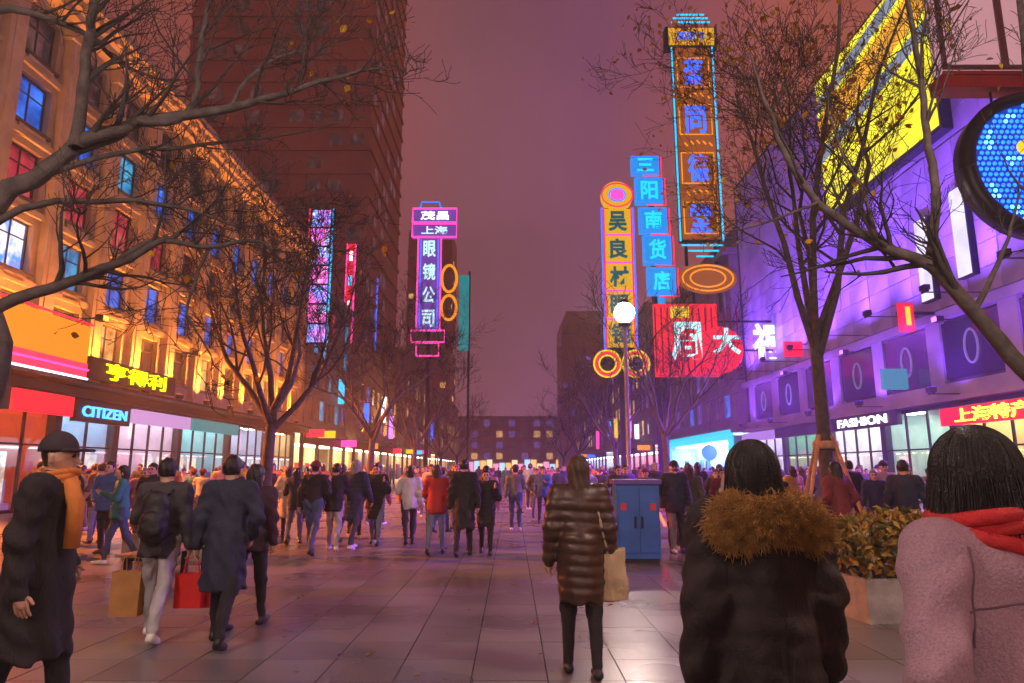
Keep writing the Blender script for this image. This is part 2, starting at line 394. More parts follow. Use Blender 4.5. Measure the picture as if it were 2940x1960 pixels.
cb.box(LX-.2, LX+.7, LY0, LY1, 19.78, 20.1); cb.box(LX-.2, LX+.95, LY0, LY1, 20.1, 20.45); cb.box(LX-.2, LX+1.25, LY0, LY1, 20.45, 20.9)
y = LY0+.2
while y < LY1-.3: cb.box(LX, LX+1.1, y, y+.28, 20.12, 20.44); y += .75
cb.box(LX-.3, LX+.1, LY0, LY1, 20.9, 22.0); cb.obj('cornice', M_sand2, lb)
sb = MB()
for z in (8.55, 11.3, 14.1, 16.9):
    sb.box(LX, LX+.14, LY0, LY1, z-.14, z+.1)
sb.obj('string_course', M_sand2, lb)
ab = MB()                                         # carved aprons below the windows
ab.box(.0, .10, -.72, .72, -.18, .18); ab.box(.1, .14, -.5, .5, -.1, .1)
am = ab.mesh('apron_panel', M_sand2)
for yc in ycs:
    for zc in zcs[1:]: link('apron_panel', am, lb, (LX, yc, zc-1.28))
def pickL(i, j):
    if j == 3: return W_blue if i != 4 else W_cyan
    if j == 1: return W_mix if i == 2 else (W_cyan if i == 3 else W_blue)
    if j == 2: return W_red if i < 6 else W_dim
    if j == 4: return W_dim
    return W_warm if i % 3 == 1 else W_dim
windows(lb, -1, LX, ycs, zcs, 1.75, 1.95, pickL)
rb = MB(); rb.box(LX-.2, LX+.35, LY0, LY1, 4.62, 5.0); rb.box(LX, LX+1.3, LY0, LY1, 5.0, 5.14); rb.obj('canopy', M_dark, lb)
shopfront(lb, -1, LX, 17.6, 24.4, 4.6, (.75,.6,.25), (1,.75,.3), 9, [G_yel, G_wht, G_red, G_grn], seed=1)
shopfront(lb, -1, LX, 24.4, 28.0, 4.6, (.8,.2,.1), (1,.32,.16), 9, [G_red, G_wht, G_grn, G_yel], seed=2)
shopfront(lb, -1, LX, 28.0, 32.2, 4.6, (.55,.65,.8), (.55,.75,1), 10, [G_blk, G_wht, G_blue], seed=3)
shopfront(lb, -1, LX, 32.2, 38.4, 4.6, (.7,.62,.72), (1,.8,.95), 10, [G_wht, G_pink, G_blk], seed=4)
shopfront(lb, -1, LX, 38.4, 45.2, 4.6, (.4,.7,.75), (.6,.95,1), 9, [G_teal, G_wht, G_pink, G_blue], seed=5)
shopfront(lb, -1, LX, 45.2, 52.0, 4.6, (.6,.65,.8), (.75,.85,1), 9, [G_wht, G_blue, G_yel], seed=6)
shopfront(lb, -1, LX, 52.0, 58.7, 4.6, (.7,.6,.4), (1,.8,.5), 9, [G_yel, G_wht, G_blk], seed=7)
for k in range(-3, 9):
    floodlight(LX+1.0, 27.6+1.65+3.3*k, 5.2, -1, (1, .29, .025), 3000 if k > 0 else 2200, 'small floodlight on the canopy ledge washing the sandstone wall orange', 'floodlights along the sandstone canopy', 78, 100)

# ------------------------------------------------------------------ right: violet-lit modern store
RX = 19.5; RY0, RY1 = 20.0, 57.0
rbld = thing('department_store', 'modern store clad in pale panels under violet light with a dark window band', 'building')
body = MB()
body.box(RX+.3, RX+16, RY0, RY1, 5.0, 26.0); body.box(RX+4.6, RX+16, RY0, RY1, 0, 5.0)
body.box(RX+.12, RX+.3, RY0, RY1, 8.2, 26.0, 1)
body.obj('wall', [M_lilac, M_panelgap], rbld)
pmb = MB(); pw, ph = 2.0, 1.05
pmb.box(0, .11, -pw/2+.022, pw/2-.022, -ph/2+.022, ph/2-.022); pme = pmb.mesh('cladding_panel', M_lilac)
n = int((RY1-RY0)/pw)
for i in range(n):
    for j in range(7):
        link('cladding_panel', pme, rbld, (RX+.014+random.uniform(-.012, .012), RY0+(i+.5)*pw+.25, 8.75+(j+.5)*ph))
tp = MB()
for i in range(n):
    for j in range(9): tp.box(RX+.005, RX+.115, RY0+i*pw+.262, RY0+(i+1)*pw+.238, 16.2+j*ph, 16.2+(j+1)*ph-.024)
tp.obj('upper_cladding', M_lilac, rbld, kind='stuff')
tr = MB(); tr.box(RX-.25, RX+.3, RY0, RY1, 8.2, 8.62); tr.box(RX-.1, RX+.3, RY0, RY1, 4.75, 5.35); tr.box(RX-.35, RX+.3, RY0, RY1, 4.55, 4.75)
tr.obj('ledge', M_lilac, rbld)
M_banddark = mat('window_band_glass', (.02,.017,.03), .12, .2, 1, spec=.7)
bb = MB(); bb.box(RX+.15, RX+.3, RY0, RY1, 5.35, 8.2); bb.obj('window_band_back', M_panelgap, rbld)
M_emb = glow('emblem_glow', (.5,.46,.62), .15)
y = 21.7; bi = 0
while y < RY1-4:
    w = MB(); w.box(RX-.02, RX+.14, y, y+3.8, 5.5, 8.05); o = w.obj('band_window', M_banddark, rbld)
    e = MB()
    for rr in (.62,):
        pr = [(math.cos(a)*.42, math.sin(a)*.72) for a in np.linspace(0, 2*math.pi, 25)]
        e.tube([(RX-.06, y+1.9+p[0], 6.75+p[1]) for p in pr], .05, 6)
    e.obj('round_emblem', M_emb, o, True)
    pil_ = MB(); pil_.box(RX-.12, RX+.14, y+3.8, y+4.85, 5.35, 8.2); pil_.obj('band_pier', M_lilac, rbld); y += 4.85; bi += 1
shopfront(rbld, 1, RX, 20.2, 30.4, 4.5, (.8,.68,.35), (1,.82,.42), 11, [G_yel, G_wht, G_blk, G_red], seed=11)
shopfront(rbld, 1, RX, 30.4, 36.2, 4.5, (.6,.75,.66), (.8,1,.9), 12, [G_teal, G_wht, G_grn], seed=12)
shopfront(rbld, 1, RX, 36.2, 42.4, 4.5, (.8,.78,.8), (1,.97,1), 13, [G_wht, G_blk, G_pink], seed=13)
shopfront(rbld, 1, RX, 42.4, 49.6, 4.5, (.25,.5,.35), (.6,1,.75), 8, [G_grn, G_wht, G_teal], seed=14)
shopfront(rbld, 1, RX, 49.6, 56.8, 4.5, (.75,.7,.85), (.85,.8,1), 11, [G_wht, G_blue, G_pink], seed=15)
for k in range(8):
    floodlight(RX-2.6, 22.5+k*4.6, 8.75, 1, (.22, .07, 1), 5200, 'small floodlight on the ledge throwing violet light up the panels', 'violet floodlights on the store ledge', 66, 125, 2.4)
for k in range(6):
    floodlight(RX-1.5, 23.0+k*6.2, 4.8, 1, (.22, .07, 1), 1300, 'low floodlight above the shop fascias throwing violet light on the window band', 'violet floodlights above the fascias', 60, 120, 1.2)
# wall light boxes (tall lit banners on the panels)
for (yy, z0, z1, lab) in ((27.9, 9.6, 13.6, 'tall white lit banner on the violet panels beside the tree branch'), (30.6, 9.2, 13.2, 'tall narrow lilac lit banner between panels and window band')):
    t = thing('light_banner', lab, 'banner', (RX-.2, yy, z0))
    b = MB(); b.box(-.1, .18, -.5, .5, 0, z1-z0); b.obj('housing', M_dark, t)
    b = MB(); b.box(-.13, -.101, -.44, .44, .06, z1-z0-.06); b.obj('lit_face', glow_window('banner_face', [(.5,.42,.85),(.95,.9,1),(.75,.7,.9)], .9, .5), t)
# LED screen above
t = thing('led_screen', 'huge yellow LED screen with grey diagonal stripes high on the store', 'screen', (RX, 33.9, 16.7))
b = MB(); b.box(-.55, 0, -6.0, 5.2, -.3, 8.6); b.obj('cabinet', M_dark, t)
b = MB()
for i in range(9):
    for j in range(6): b.box(-.6, -.552, -5.9+i*1.22+.01, -5.9+(i+1)*1.22-.01, -.1+j*1.42+.01, -.1+(j+1)*1.42-.01)
def screen_mat():
    m = bpy.data.materials.new('led_yellow'); m.use_nodes = True; nt = m.node_tree; b_ = nt.nodes['Principled BSDF']
    b_.inputs['Base Color'].default_value = (.02,.02,.02,1); b_.inputs['Roughness'].default_value = .4
    t_ = nt.nodes.new('ShaderNodeTexCoord'); s_ = nt.nodes.new('ShaderNodeSeparateXYZ'); nt.links.new(t_.outputs['Object'], s_.inputs[0])
    w = nt.nodes.new('ShaderNodeMath'); w.operation = 'MULTIPLY_ADD'; w.inputs[1].default_value = .12; nt.links.new(s_.outputs['Y'], w.inputs[0]); nt.links.new(s_.outputs['Z'], w.inputs[2])
    cr = nt.nodes.new('ShaderNodeValToRGB'); cr.color_ramp.interpolation = 'CONSTANT'
    mp = nt.nodes.new('ShaderNodeMapRange'); mp.inputs[1].default_value = -.8; mp.inputs[2].default_value = 9; nt.links.new(w.outputs[0], mp.inputs[0]); nt.links.new(mp.outputs[0], cr.inputs[0])
    Yc, Gc, Oc = (.72,.62,.004,1), (.12,.15,.2,1), (.55,.24,.005,1)
    E_ = cr.color_ramp.elements; E_[0].position = 0; E_[0].color = Yc; E_[1].position = .46; E_[1].color = Gc
    for p, c in ((.54, Yc), (.58, Oc), (.76, Yc), (.8, Gc), (.88, Yc)):
        e_ = E_.new(p); e_.color = c
    n_ = nt.nodes.new('ShaderNodeTexNoise'); n_.inputs['Scale'].default_value = .9; n_.inputs['Detail'].default_value = 3; nt.links.new(t_.outputs['Object'], n_.inputs['Vector'])
    mrr = nt.nodes.new('ShaderNodeMapRange'); mrr.inputs[1].default_value = .35; mrr.inputs[2].default_value = .65; mrr.inputs[3].default_value = 1.0; mrr.inputs[4].default_value = 1.9; nt.links.new(n_.outputs['Fac'], mrr.inputs[0])
    nt.links.new(cr.outputs[0], b_.inputs['Emission Color']); nt.links.new(mrr.outputs[0], b_.inputs['Emission Strength']); return m
b.obj('led_module', screen_mat(), t)

# ------------------------------------------------------------------ street walls farther off
def block(name, label, side, x, y0, y1, hgt, wall_m, win, wsz, step, trim=M_plaster, z0=5.6, front=True, depth=16, shop=None, seed=0, roof=None):
    rnd = random.Random(seed); d = 1 if side < 0 else -1
    t = thing(name, label, 'building')
    b = MB(); b.box(x, x-d*depth, y0, y1, 4.8, hgt); b.box(x-d*3.2, x-d*depth, y0, y1, 0, 4.8); b.obj('wall', wall_m, t)
    c = MB(); c.box(x+d*.5, x-d*.5, y0-.3, y1, hgt, hgt+.5); c.box(x-d*.5, x-d*depth, y0-.3, y0+.3, hgt+.002, hgt+.5); c.obj('cornice', trim, t)
    c = MB(); c.box(x+d*.25, x-d*.3, y0-.15, y1, 4.8, 5.2); c.obj('ledge', trim, t)
    if roof:
        r_ = MB(); r_.box(x-d*2, x-d*9, y0+2, y1-2, hgt+.4, hgt+4); r_.obj('roof_storey', wall_m, t)
    w, hh = wsz; sx, sz = step
    fm = MB(); fm.box(0, d*.09, -w/2, w/2, -hh/2, hh/2); pmes = {}
    fme = MB()
    for q in ((-w/2-.08, -w/2, -hh/2, hh/2), (w/2, w/2+.08, -hh/2, hh/2), (-w/2-.08, w/2+.08, hh/2, hh/2+.1), (-w/2-.15, w/2+.15, -hh/2-.12, -hh/2)):
        fme.box(0, d*.14, q[0], q[1], q[2], q[3])
    fmesh = fme.mesh('window', trim)
    ny = int((y1-y0-1)/sx); nz = int((hgt-z0-.6)/sz)
    for i in range(ny):
        for j in range(nz):
            m = rnd.choice(win)
            if m.name not in pmes:
                q = MB(); q.box(0, d*.04, -w/2, w/2, -hh/2, hh/2); pmes[m.name] = q.mesh('pane', m)
            o = link('window', fmesh, t, (x, y0+.8+(i+.5)*(y1-y0-1.6)/ny, z0+(j+.5)*sz)); link('pane', pmes[m.name], o)
    if front:
        nx = int((depth-1)/sx)
        for i in range(min(nx, 4)):
            for j in range(nz):
                m = rnd.choice(win)
                o = link('window', fmesh, t, (x-d*(1.2+(i+.5)*sx), y0, z0+(j+.5)*sz), rot=(0, 0, -d*math.pi/2)); 
                if m.name not in pmes:
                    q = MB(); q.box(0, d*.04, -w/2, w/2, -hh/2, hh/2); pmes[m.name] = q.mesh('pane', m)
                link('pane', pmes[m.name], o)
    if shop:
        lc, ls, wc = shop
        s = MB(); s.box(x, x-d*.3, y0, y0+.4, 0, 4.8)
        k = int((y1-y0)/5)
        for i in range(1, k+1): s.box(x, x-d*.3, y0+i*(y1-y0)/k-.4, y0+i*(y1-y0)/k, 0, 4.8)
        s.box(x, x-d*.25, y0+.4, y1-.4, 3.9, 4.8); s.obj('shopfront', M_dark, t)
        i_ = MB(); i_.box(x-d*3.1, x-d*3.2, y0+.4, y1-.4, 0, 3.9); i_.obj('shop_room', mat('far_room_%d' % seed, wc, .6, .3, 1.5), t)
        l_ = MB(); l_.box(-1, 1, -1.6, 1.6, 3.8, 3.89); lme = l_.mesh('ceiling_light', glow('far_ceiling_%d' % seed, lc, ls*1.6))
        for i in range(k): link('ceiling_light', lme, t, (x-d*1.6, y0+(i+.5)*(y1-y0)/k, 0))
        gd = MB()
        for q in range(int((y1-y0)*1.5)):
            yy = rnd.uniform(y0+.5, y1-1); xx = x-d*rnd.uniform(1, 2.8); gd.box(xx, xx-d*.3, yy, yy+rnd.uniform(.3, .9), 0, rnd.uniform(.6, 2.4), rnd.randrange(4))
        gd.obj('display_goods', [G_wht, G_red, G_blue, G_blk], t, kind='stuff')
    return t
block('shop_house', 'reddish mid-height shop house past the sandstone building', -1, -18.8, 62, 78, 19, M_plaster, [W_dim, W_dim, W_red, W_cyan], (1.5, 1.9), (2.9, 3.1), shop=((1,.8,.45), 7, (.8,.7,.4)), seed=21, roof=True)
block('arcade_building', 'orange lit arcade building farther down the street', -1, -18.2, 80, 108, 16, M_sand, [W_warm, W_dim, W_warm, W_blue], (1.6, 2.0), (3.2, 3.4), shop=((1,.85,.5), 7, (.8,.7,.3)), seed=22)
block('corner_house', 'far corner house with warm lit windows near the street end', -1, -17.6, 112, 150, 21, M_plaster, [W_warm, W_dim, W_dim], (1.8, 2.2), (3.6, 3.8), shop=((1,.7,.4), 6, (.7,.5,.3)), seed=23)
block('pharmacy_building', 'stone pharmacy building carrying the tall sign tower behind the red jewellery sign', 1, 19.8, 60, 90, 21, M_plaster, [W_vio, W_dim, W_dim, W_blue], (1.6, 2.0), (3.0, 3.2), seed=24, roof=True)
block('hotel_building', 'plain hotel building beyond the pharmacy with violet and warm windows', 1, 19.0, 93, 130, 24, M_plaster, [W_vio, W_dim, W_warm], (1.8, 2.1), (3.4, 3.6), shop=((1,.5,.6), 6, (.7,.3,.4)), seed=25)
block('far_shop_row', 'far row of shops closing in on the street end', 1, 18.0, 134, 190, 18, M_concrete, [W_warm, W_dim, W_vio], (2.2, 2.4), (4.4, 4.2), shop=((.8,.85,1), 6, (.5,.5,.6)), seed=26)
block('far_terrace', 'far terrace with orange windows behind the corner house', -1, -17.0, 155, 215, 19, M_sand, [W_warm, W_dim], (2.2, 2.4), (4.4, 4.4), shop=((1,.7,.5), 6, (.7,.5,.3)), seed=27)
# golden floods on the arcade so it glows like the near facade
for k in range(4):
    floodlight(-17.1, 83.5+k*7, 5.0, -1, (1, .29, .025), 1500, 'floodlight on the arcade ledge washing the far wall orange', 'floodlights on the arcade', 76, 105)
# pharmacy ground floor: the cyan framed entrance
ph = thing('lit_entrance', 'broad shop entrance outlined in glowing cyan with a bright blue and white interior', 'shop entrance', (19.8, 61.5, 0))
b = MB()
b.box(-.25, -.02, 0, 1.0, 0, 5.1); b.box(-.25, -.02, 24, 25, 0, 5.1); b.box(-.25, -.02, 1.0, 24, 4.2, 5.1); b.obj('glowing_frame', glow('cyan_frame', (.0,.55,.72), 1.15), ph)
b = MB(); b.box(3.0, 3.1, .5, 24.5, 0, 4.6); b.box(0, 3, .4, .5, 0, 4.6); b.box(0, 3, 24.5, 24.6, 0, 4.6); b.obj('shop_room', mat('entrance_room', (.45,.6,.75), .5, .4, .7), ph)
b = MB(); b.box(.4, 2.8, 1.5, 23.5, 4.05, 4.12); b.obj('ceiling_light', glow('entrance_light', (.65,.92,1), 12), ph)
b = MB()
for q in range(22):
    y_ = 1.2+q; b.box(1.2, 1.6, y_, y_+.6, 0, random.uniform(.9, 2.6), q % 3)
b.obj('display_goods', [G_blue, G_wht, G_teal], ph, kind='stuff')
b = MB(); b.lathe([(0, -.08), (.75, -.08), (.8, 0), (.75, .08), (0, .08)], (-.1, 7.5, 3.2), 20, axis='y'); o = b.obj('round_sign', glow('round_blue', (.02,.12,.95), 1.6), ph)
# towers behind the roofs
def tower(name, label, x0, x1, y0, y1, hgt, wall_m, win, seed, sx=3.0, sz=3.6, lit=.3):
    rnd = random.Random(seed); t = thing(name, label, 'tower')
    b = MB(); b.box(x0, x1, y0, y1, 0, hgt); b.box(x0+2, x1-2, y0+2, y1-2, hgt, hgt+5); b.obj('wall', wall_m, t)
    fl = MB(); nz = int((hgt-20)/sz)
    for j in range(nz): fl.box(x0-.25, x1+.25, y0-.25, y1+.25, 18+j*sz, 18+j*sz+.5)
    fl.obj('floor_edge', wall_m, t)
    xi = x1 if x1 < 0 else x0; d = 1 if x1 < 0 else -1
    wm = MB(); wm.box(0, d*.1, -sx*.33, sx*.33, 0, sz*.5); wme = {}
    for j in range(nz):
        for i in range(int((y1-y0)/sx)):
            if rnd.random() > lit: continue
            m = rnd.choice(win)
            if m.name not in wme: q = MB(); q.box(0, d*.1, -sx*.33, sx*.33, 0, sz*.5); wme[m.name] = q.mesh('window', m)
            link('window', wme[m.name], t, (xi, y0+(i+.5)*sx, 18.9+j*sz))
        for i in range(int((x1-x0)/sx)):
            if rnd.random() > lit: continue
            m = rnd.choice(win)
            if m.name not in wme: q = MB(); q.box(0, d*.1, -sx*.33, sx*.33, 0, sz*.5); wme[m.name] = q.mesh('window', m)
            link('window', wme[m.name], t, (x0+(i+.5)*sx, y0, 18.9+j*sz), rot=(0, 0, -d*math.pi/2))
tower('office_tower', 'dark office tower rising behind the sandstone building', -48, -20.5, 92, 118, 112, M_towerwall, [W_dim, W_dim, W_dim], 31, lit=.35)
tower('distant_tower', 'slim distant tower standing over the end of the street', -38, -22, 240, 262, 88, M_towerwall, [W_dim, W_warm], 33, lit=.2)
tower('hazy_tower', 'squat distant tower on the far side of the street end', 20, 44, 270, 300, 60, M_towerwall, [W_vio, W_dim], 34, lit=.25)

t = block('street_end_building', 'broad hazy building with warm windows closing the far end of the street', 1, -40, 330, 352, 26, M_plaster, [W_warm, W_dim, W_dim, W_vio], (3.2, 3.6), (7.5, 6.5), front=False, depth=90, seed=29)
wmq = MB(); wmq.box(-1.5, 1.5, -.1, 0, 0, 3.0)
wq = [wmq.mesh('window', m) for m in (W_warm, W_dim, W_vio)]
for i in range(14):
    for j in range(4):
        if random.random() < .8: link('window', random.choice(wq), t, (-36+i*6, 330, 6+j*5.2))

def added_street_flood(x, y, z, side, col, watt, label, group):  # extra floodlights, added to tint the paving, people and branches orange and violet
    d = 1 if side < 0 else -1
    t = thing('floodlight', label, 'floodlight', (x, y, z), group=group)
    m_ = MB(); m_.box(-.16, .16, -.2, .2, -.12, .12); m_.box(-d*.8, -d*.1, -.03, .03, -.03, .03); m_.obj('housing', M_dark, t)
    l = MB(); l.box(d*.161, d*.17, -.17, .17, -.1, .1); l.obj('lens', glow('added_flood_lens_%d' % side, col, 5), t)
    light('SPOT', (d*.25, 0, 0), col, watt, t, (0, -d*R(44), 0), .15, 100, .9)
for k in range(4): added_street_flood(LX+1.9, 18.5+k*8.5, 7.6, -1, (1,.21,.025), 22000, 'added floodlight on a short arm throwing orange light over the street', 'added orange street floodlights')
for k in range(4): added_street_flood(RX-1.0, 20.5+k*8.5, 8.0, 1, (.40,.08,1), 24000, 'added floodlight on a short arm throwing violet light over the street', 'added violet street floodlights')

eb = [glow('end_shop_%d' % q, c_, 1.6) for q, c_ in enumerate(((1,.75,.4), (.9,.3,.5), (.4,.7,1), (1,.5,.15)))]
for i in range(16):
    q = MB(); q.box(-24+i*3, -24+i*3+2.6, 329.7, 329.95, .3, random.uniform(3.4, 6)); q.obj('shopfront', eb[i % 4], t)
# ------------------------------------------------------------------ signs
FRONT = (math.pi/2, 0, 0); ONLEFT = (math.pi/2, 0, math.pi/2); ONRIGHT = (math.pi/2, 0, -math.pi/2)
N_cyan = glow('neon_cyan', (.0,.45,.85), 1.5); N_blue = glow('neon_blue', (.02,.12,.95), 1.7); N_orange = glow('neon_orange', (.85,.26,.005), 1.05)
N_yellow = glow('neon_yellow', (.75,.5,.01), 1.15); N_red = glow('neon_red', (.9,.015,.05), 1.4); N_pink = glow('neon_pink', (.95,.05,.35), 1.5)
N_white = glow('lit_white', (1,.95,.97), 1.8); N_teal = glow('teal_letters', (.45,.75,.8), 1.2); N_lilac = glow('neon_lilac', (.5,.2,.95), 1.4)
BackO = glow('orange_backlight', (.30,.075,.006), .8); BackY = glow('yellow_backlight', (.62,.34,.008), .95); BackR = glow('red_backlight', (.8,.012,.03), 1.0); BackC = glow('cyan_backlight', (.0,.2,.55), 1.15)
BackP = glow('violet_backlight', (.16,.05,.36), .8); BackT = glow('teal_backlight', (.0,.22,.24), .8)
def rect_tube(w, h, r, y=0, cx=0, cz=0):
    b = MB(); b.tube([(cx-w/2, y, cz-h/2), (cx+w/2, y, cz-h/2), (cx+w/2, y, cz+h/2), (cx-w/2, y, cz+h/2), (cx-w/2, y, cz-h/2)], r, 6); return b
def ring(rx, rz, r, y=0, cx=0, cz=0, n=28):
    b = MB(); b.tube([(cx+rx*math.cos(a), y, cz+rz*math.sin(a)) for a in np.linspace(0, 2*math.pi, n)], r, 6, cap=False); return b
def span(X0, X1, Y0, Y1, D):
    a = P(X0, Y1, D); c = P(X1, Y0, D); return a.x, c.x, a.z, c.z
# --- the tall pharmacy tower sign
D = 62; zb = P(1990, 690, D).z; zt = P(1990, 135, D).z; xc = P(2008, 560, D).x; W = 3.9
t = thing('tower_sign', 'tall orange tower sign with four blue characters and cyan neon edges above the pharmacy', 'sign', (xc, D, 0))
b = MB(); b.box(-W/2, W/2, 0, .9, zb, zt); b.obj('cabinet', M_dark, t)
b = MB(); b.box(-W/2+.12, W/2-.12, -.05, -.002, zb+.1, zt-.1); b.obj('face', BackO, t)
hh = (zt-zb)/4
for k, ch in enumerate('蔡同德堂'):
    zc = zt-hh*(k+.5)-.3
    glyph(ch, 2.0, 2.9, N_blue, t, (0, -.12, zc), bold=.02)
    rect_tube(W-.75, hh*.62, .07, -.1, 0, zc).obj('neon_frame', N_orange, t, True)
    b = MB()
    for q in range(5):
        a = math.pi*(q+.5)/5; b.tube([(-1.2+q*.6, -.1, zc-hh*.5+.35*math.sin(a)), (-.9+q*.6, -.1, zc-hh*.5-.35+.35*math.sin(a))], .08, 5)
    if k < 3: b.obj('cloud_ornament', N_orange, t, kind='stuff')
for s in (-1, 1):
    b = MB(); b.tube([(s*(W/2+.08), -.1, zb-.1), (s*(W/2+.08), -.1, zt-.05)], .085, 6); b.obj('neon_edge', N_cyan, t)
h0 = zt; h1 = P(1990, 78, D).z
b = MB(); b.box(-2.6, 2.6, -.1, 1.0, h0, h1); b.obj('header_box', M_dark, t)
b = MB(); b.box(-2.3, 2.3, -.16, -.102, h0+.15, h1-.15); hd = b.obj('header_face', BackY, t)
rect_tube(3.6, (h1-h0)*.62, .08, -.2, 0, (h0+h1)/2).obj('neon_frame', N_orange, t, True)
text('国药号', (h1-h0)*.42, N_blue, t, (0, -.22, (h0+h1)/2), FRONT, .03, width=2.7, bold=.015)
for q, (w, dz) in enumerate(((3.9, .5), (3.5, .95), (2.8, 1.35))):
    b = MB(); b.tube([(-w/2, -.1, h1+dz), (w/2, -.1, h1+dz)], .09, 6); b.obj('top_tube', N_cyan, t)
    b = MB(); b.tube([(-w/2+.4*q, -.1, zb-.5-q*.55), (w/2-.2*q, -.1, zb-.5-q*.55)], .08, 6); b.obj('base_tube', N_cyan, t)
for s in (-1, 1):
    b = MB(); b.box(s*W*.36-.12, s*W*.36+.12, .4, .7, 20.6, zb); b.obj('steel_post', M_dark, t)
# oval orange lantern emblem below the tower sign
p = P(2030, 800, 60); t = thing('emblem_sign', 'oval orange neon emblem hung under the pharmacy tower sign', 'sign', p)
b = MB(); b.lathe([(0,-.2),(2.6,-.2),(2.75,0),(2.6,.2),(0,.2)], k=28, axis='y'); o = b.obj('plate', BackO, t); o.scale = (1, 1, .52)
for q in (2.3, 1.6): o = ring(q, q*.52, .08, -.3).obj('neon_ring', N_orange, t, True)
for q in (-1.2, 1.2): b = MB(); b.box(q-.1, q+.1, .2, .5, -3, .6); b.obj('bracket', M_dark, t)
# --- yellow optician pylon with round top and spectacle rings
D = 40; xa, xb_, z0, z1 = span(1737, 1818, 597, 1000, D); xc = (P(1770, 600, D).x+P(1785, 1000, D).x)/2; W = 1.75
t = thing('pylon_sign', 'slim yellow optician sign on a pole with a round top and two spectacle rings', 'sign', (xc, D, 0))
b = MB(); b.box(-W/2, W/2, 0, .5, z0, z1); b.obj('cabinet', M_dark, t)
b = MB(); b.box(-W/2+.07, W/2-.07, -.05, -.002, z0+.06, z1-.06); b.obj('face', BackY, t)
hh = (z1-z0)/5; M_tealdark = glow('teal_dark_letters', (.0,.10,.13), .7)
for k, ch in enumerate('吴良材眼镜'):
    zc = z1-hh*(k+.5); glyph(ch, 1.15, hh*.72, M_tealdark, t, (0, -.1, zc), bold=.03)
    if k: b = MB(); b.tube([(-W/2+.1, -.09, zc+hh*.5), (W/2-.1, -.09, zc+hh*.5)], .07, 6); b.obj('neon_bar', N_pink, t)
for s in (-1, 1):
    b = MB(); b.tube([(s*(W/2+.1), -.06, z0-.1), (s*(W/2+.1), -.06, z1)], .05, 6); b.obj('neon_edge', N_blue, t)
    b = MB(); b.tube([(s*(W/2-.03), -.08, z0), (s*(W/2-.03), -.08, z1)], .05, 6); b.obj('inner_neon', N_red, t)
b = MB(); b.lathe([(0,-.25),(.9,-.25),(.98,-.1),(.98,.2),(.9,.3),(0,.3)], (0, .1, z1+.78), 28, axis='y'); o = b.obj('round_top', BackY, t)
for q, m in ((.95, N_red), (.5, N_blue)): ring(q, q*.8, .05, -.22, 0, z1+.78).obj('neon_ring', m, t, True)
b = MB(); b.lathe([(0,-.03),(.42,-.03),(.42,.03),(0,.03)], (0, -.22, z1+.78), 20, axis='y'); b.obj('round_emblem', N_pink, t)
zr = P(1790, 1044, D).z
for s in (-1, 1):
    for q, m in ((.8, N_yellow), (.66, N_red), (.5, N_yellow)): ring(q, q, .055, -.05, s*.84, zr).obj('spectacle_ring', m, t, True)
b = MB(); b.box(-.14, .14, .1, .38, 0, z0); b.box(-1.6, 1.6, .14, .3, zr-.1, zr+.1); b.box(-.5, .5, -.1, .7, 0, .35); b.obj('pole', M_dark, t)
# --- cyan stacked boxes, red frame
D = 52; t = thing('stacked_sign', 'stack of cyan neon boxes framed in red on a slim post beside the yellow pylon', 'sign', (P(1876, 700, D).x, D, 0))
ys = [(447, 500), (508, 584), (594, 668), (674, 758), (766, 846)]
for k, ((ya, yb), ch) in enumerate(zip(ys, '三阳南货店')):
    za, zb = P(1876, yb, D).z, P(1876, ya, D).z; dx = -.42+.24*k
    b = MB(); b.box(dx-1.12, dx+1.12, 0, .5, za, zb); o = b.obj('character_box', BackC, t)
    rect_tube(2.1, (zb-za)*.9, .06, -.05, dx, (za+zb)/2).obj('neon_frame', N_blue, t, True)
    glyph(ch, 1.35, (zb-za)*.68, N_cyan, t, (dx, -.09, (za+zb)/2), bold=.02)
    b = MB(); b.tube([(dx-.2, -.02, za-.12), (dx+1.3, -.02, za-.12), (dx+1.3, -.02, zb-.1)], .06, 6); b.obj('red_neon', N_red, t)
z6 = P(1876, 1000, D).z
b = MB(); b.box(-.1, .3, .5, .9, 0, P(1876, 447, D).z); b.box(-.4, .6, .2, 1.2, 0, .4); b.obj('post', M_dark, t)
b = MB(); b.box(.2, .75, -.02, .2, z6, P(1876, 850, D).z); b.obj('blue_tail', BackC, t)
# --- red jeweller's sign
D = 50; xa, xb_, z0, z1 = span(1885, 2128, 872, 1080, D); xe = P(2255, 970, D).x
t = thing('jewellery_sign', 'wide red jewellery sign with pale outlined characters fixed to the store corner', 'sign', (0, D, 0))
b = MB(); b.box(xa, xa+(xb_-xa)*.72, 0, .5, z0, z1); b.obj('red_cabinet', BackR, t)
b = MB()
for q in range(14): b.box(xa+q*.25*(xb_-xa)/3.5, xa+q*.25*(xb_-xa)/3.5+.1, -.06, -.002, z0+.3, z1-.3)
o = b.obj('ribbed_face', mat('red_ribs', (.35,.01,.02), .5, .1), t, kind='stuff')
b = MB(); b.lathe([(0,-.2),(1.7,-.2),(1.8,0),(1.7,.4),(0,.4)], (xb_-1.8, .1, z0+2.0), 28, axis='y'); b.obj('red_disc', BackR, t)
for q in (.35, .75): b = MB(); b.box(xa+(xb_-xa)*.5, xe+.3, .2, .35, z0+(z1-z0)*q, z0+(z1-z0)*q+.14); b.obj('rail', M_dark, t)
for ch, Xc, w, hg in (('周', 1968, 2.3, 2.9), ('大', 2084, 2.1, 2.0), ('福', 2200, 2.2, 2.7)):
    p = P(Xc, 980, D); glyph(ch, w, hg, N_teal if ch != '福' else glow('white_letters', (.85,.9,.95), 1.3), t, (p.x, -.2, p.z), bold=.03)
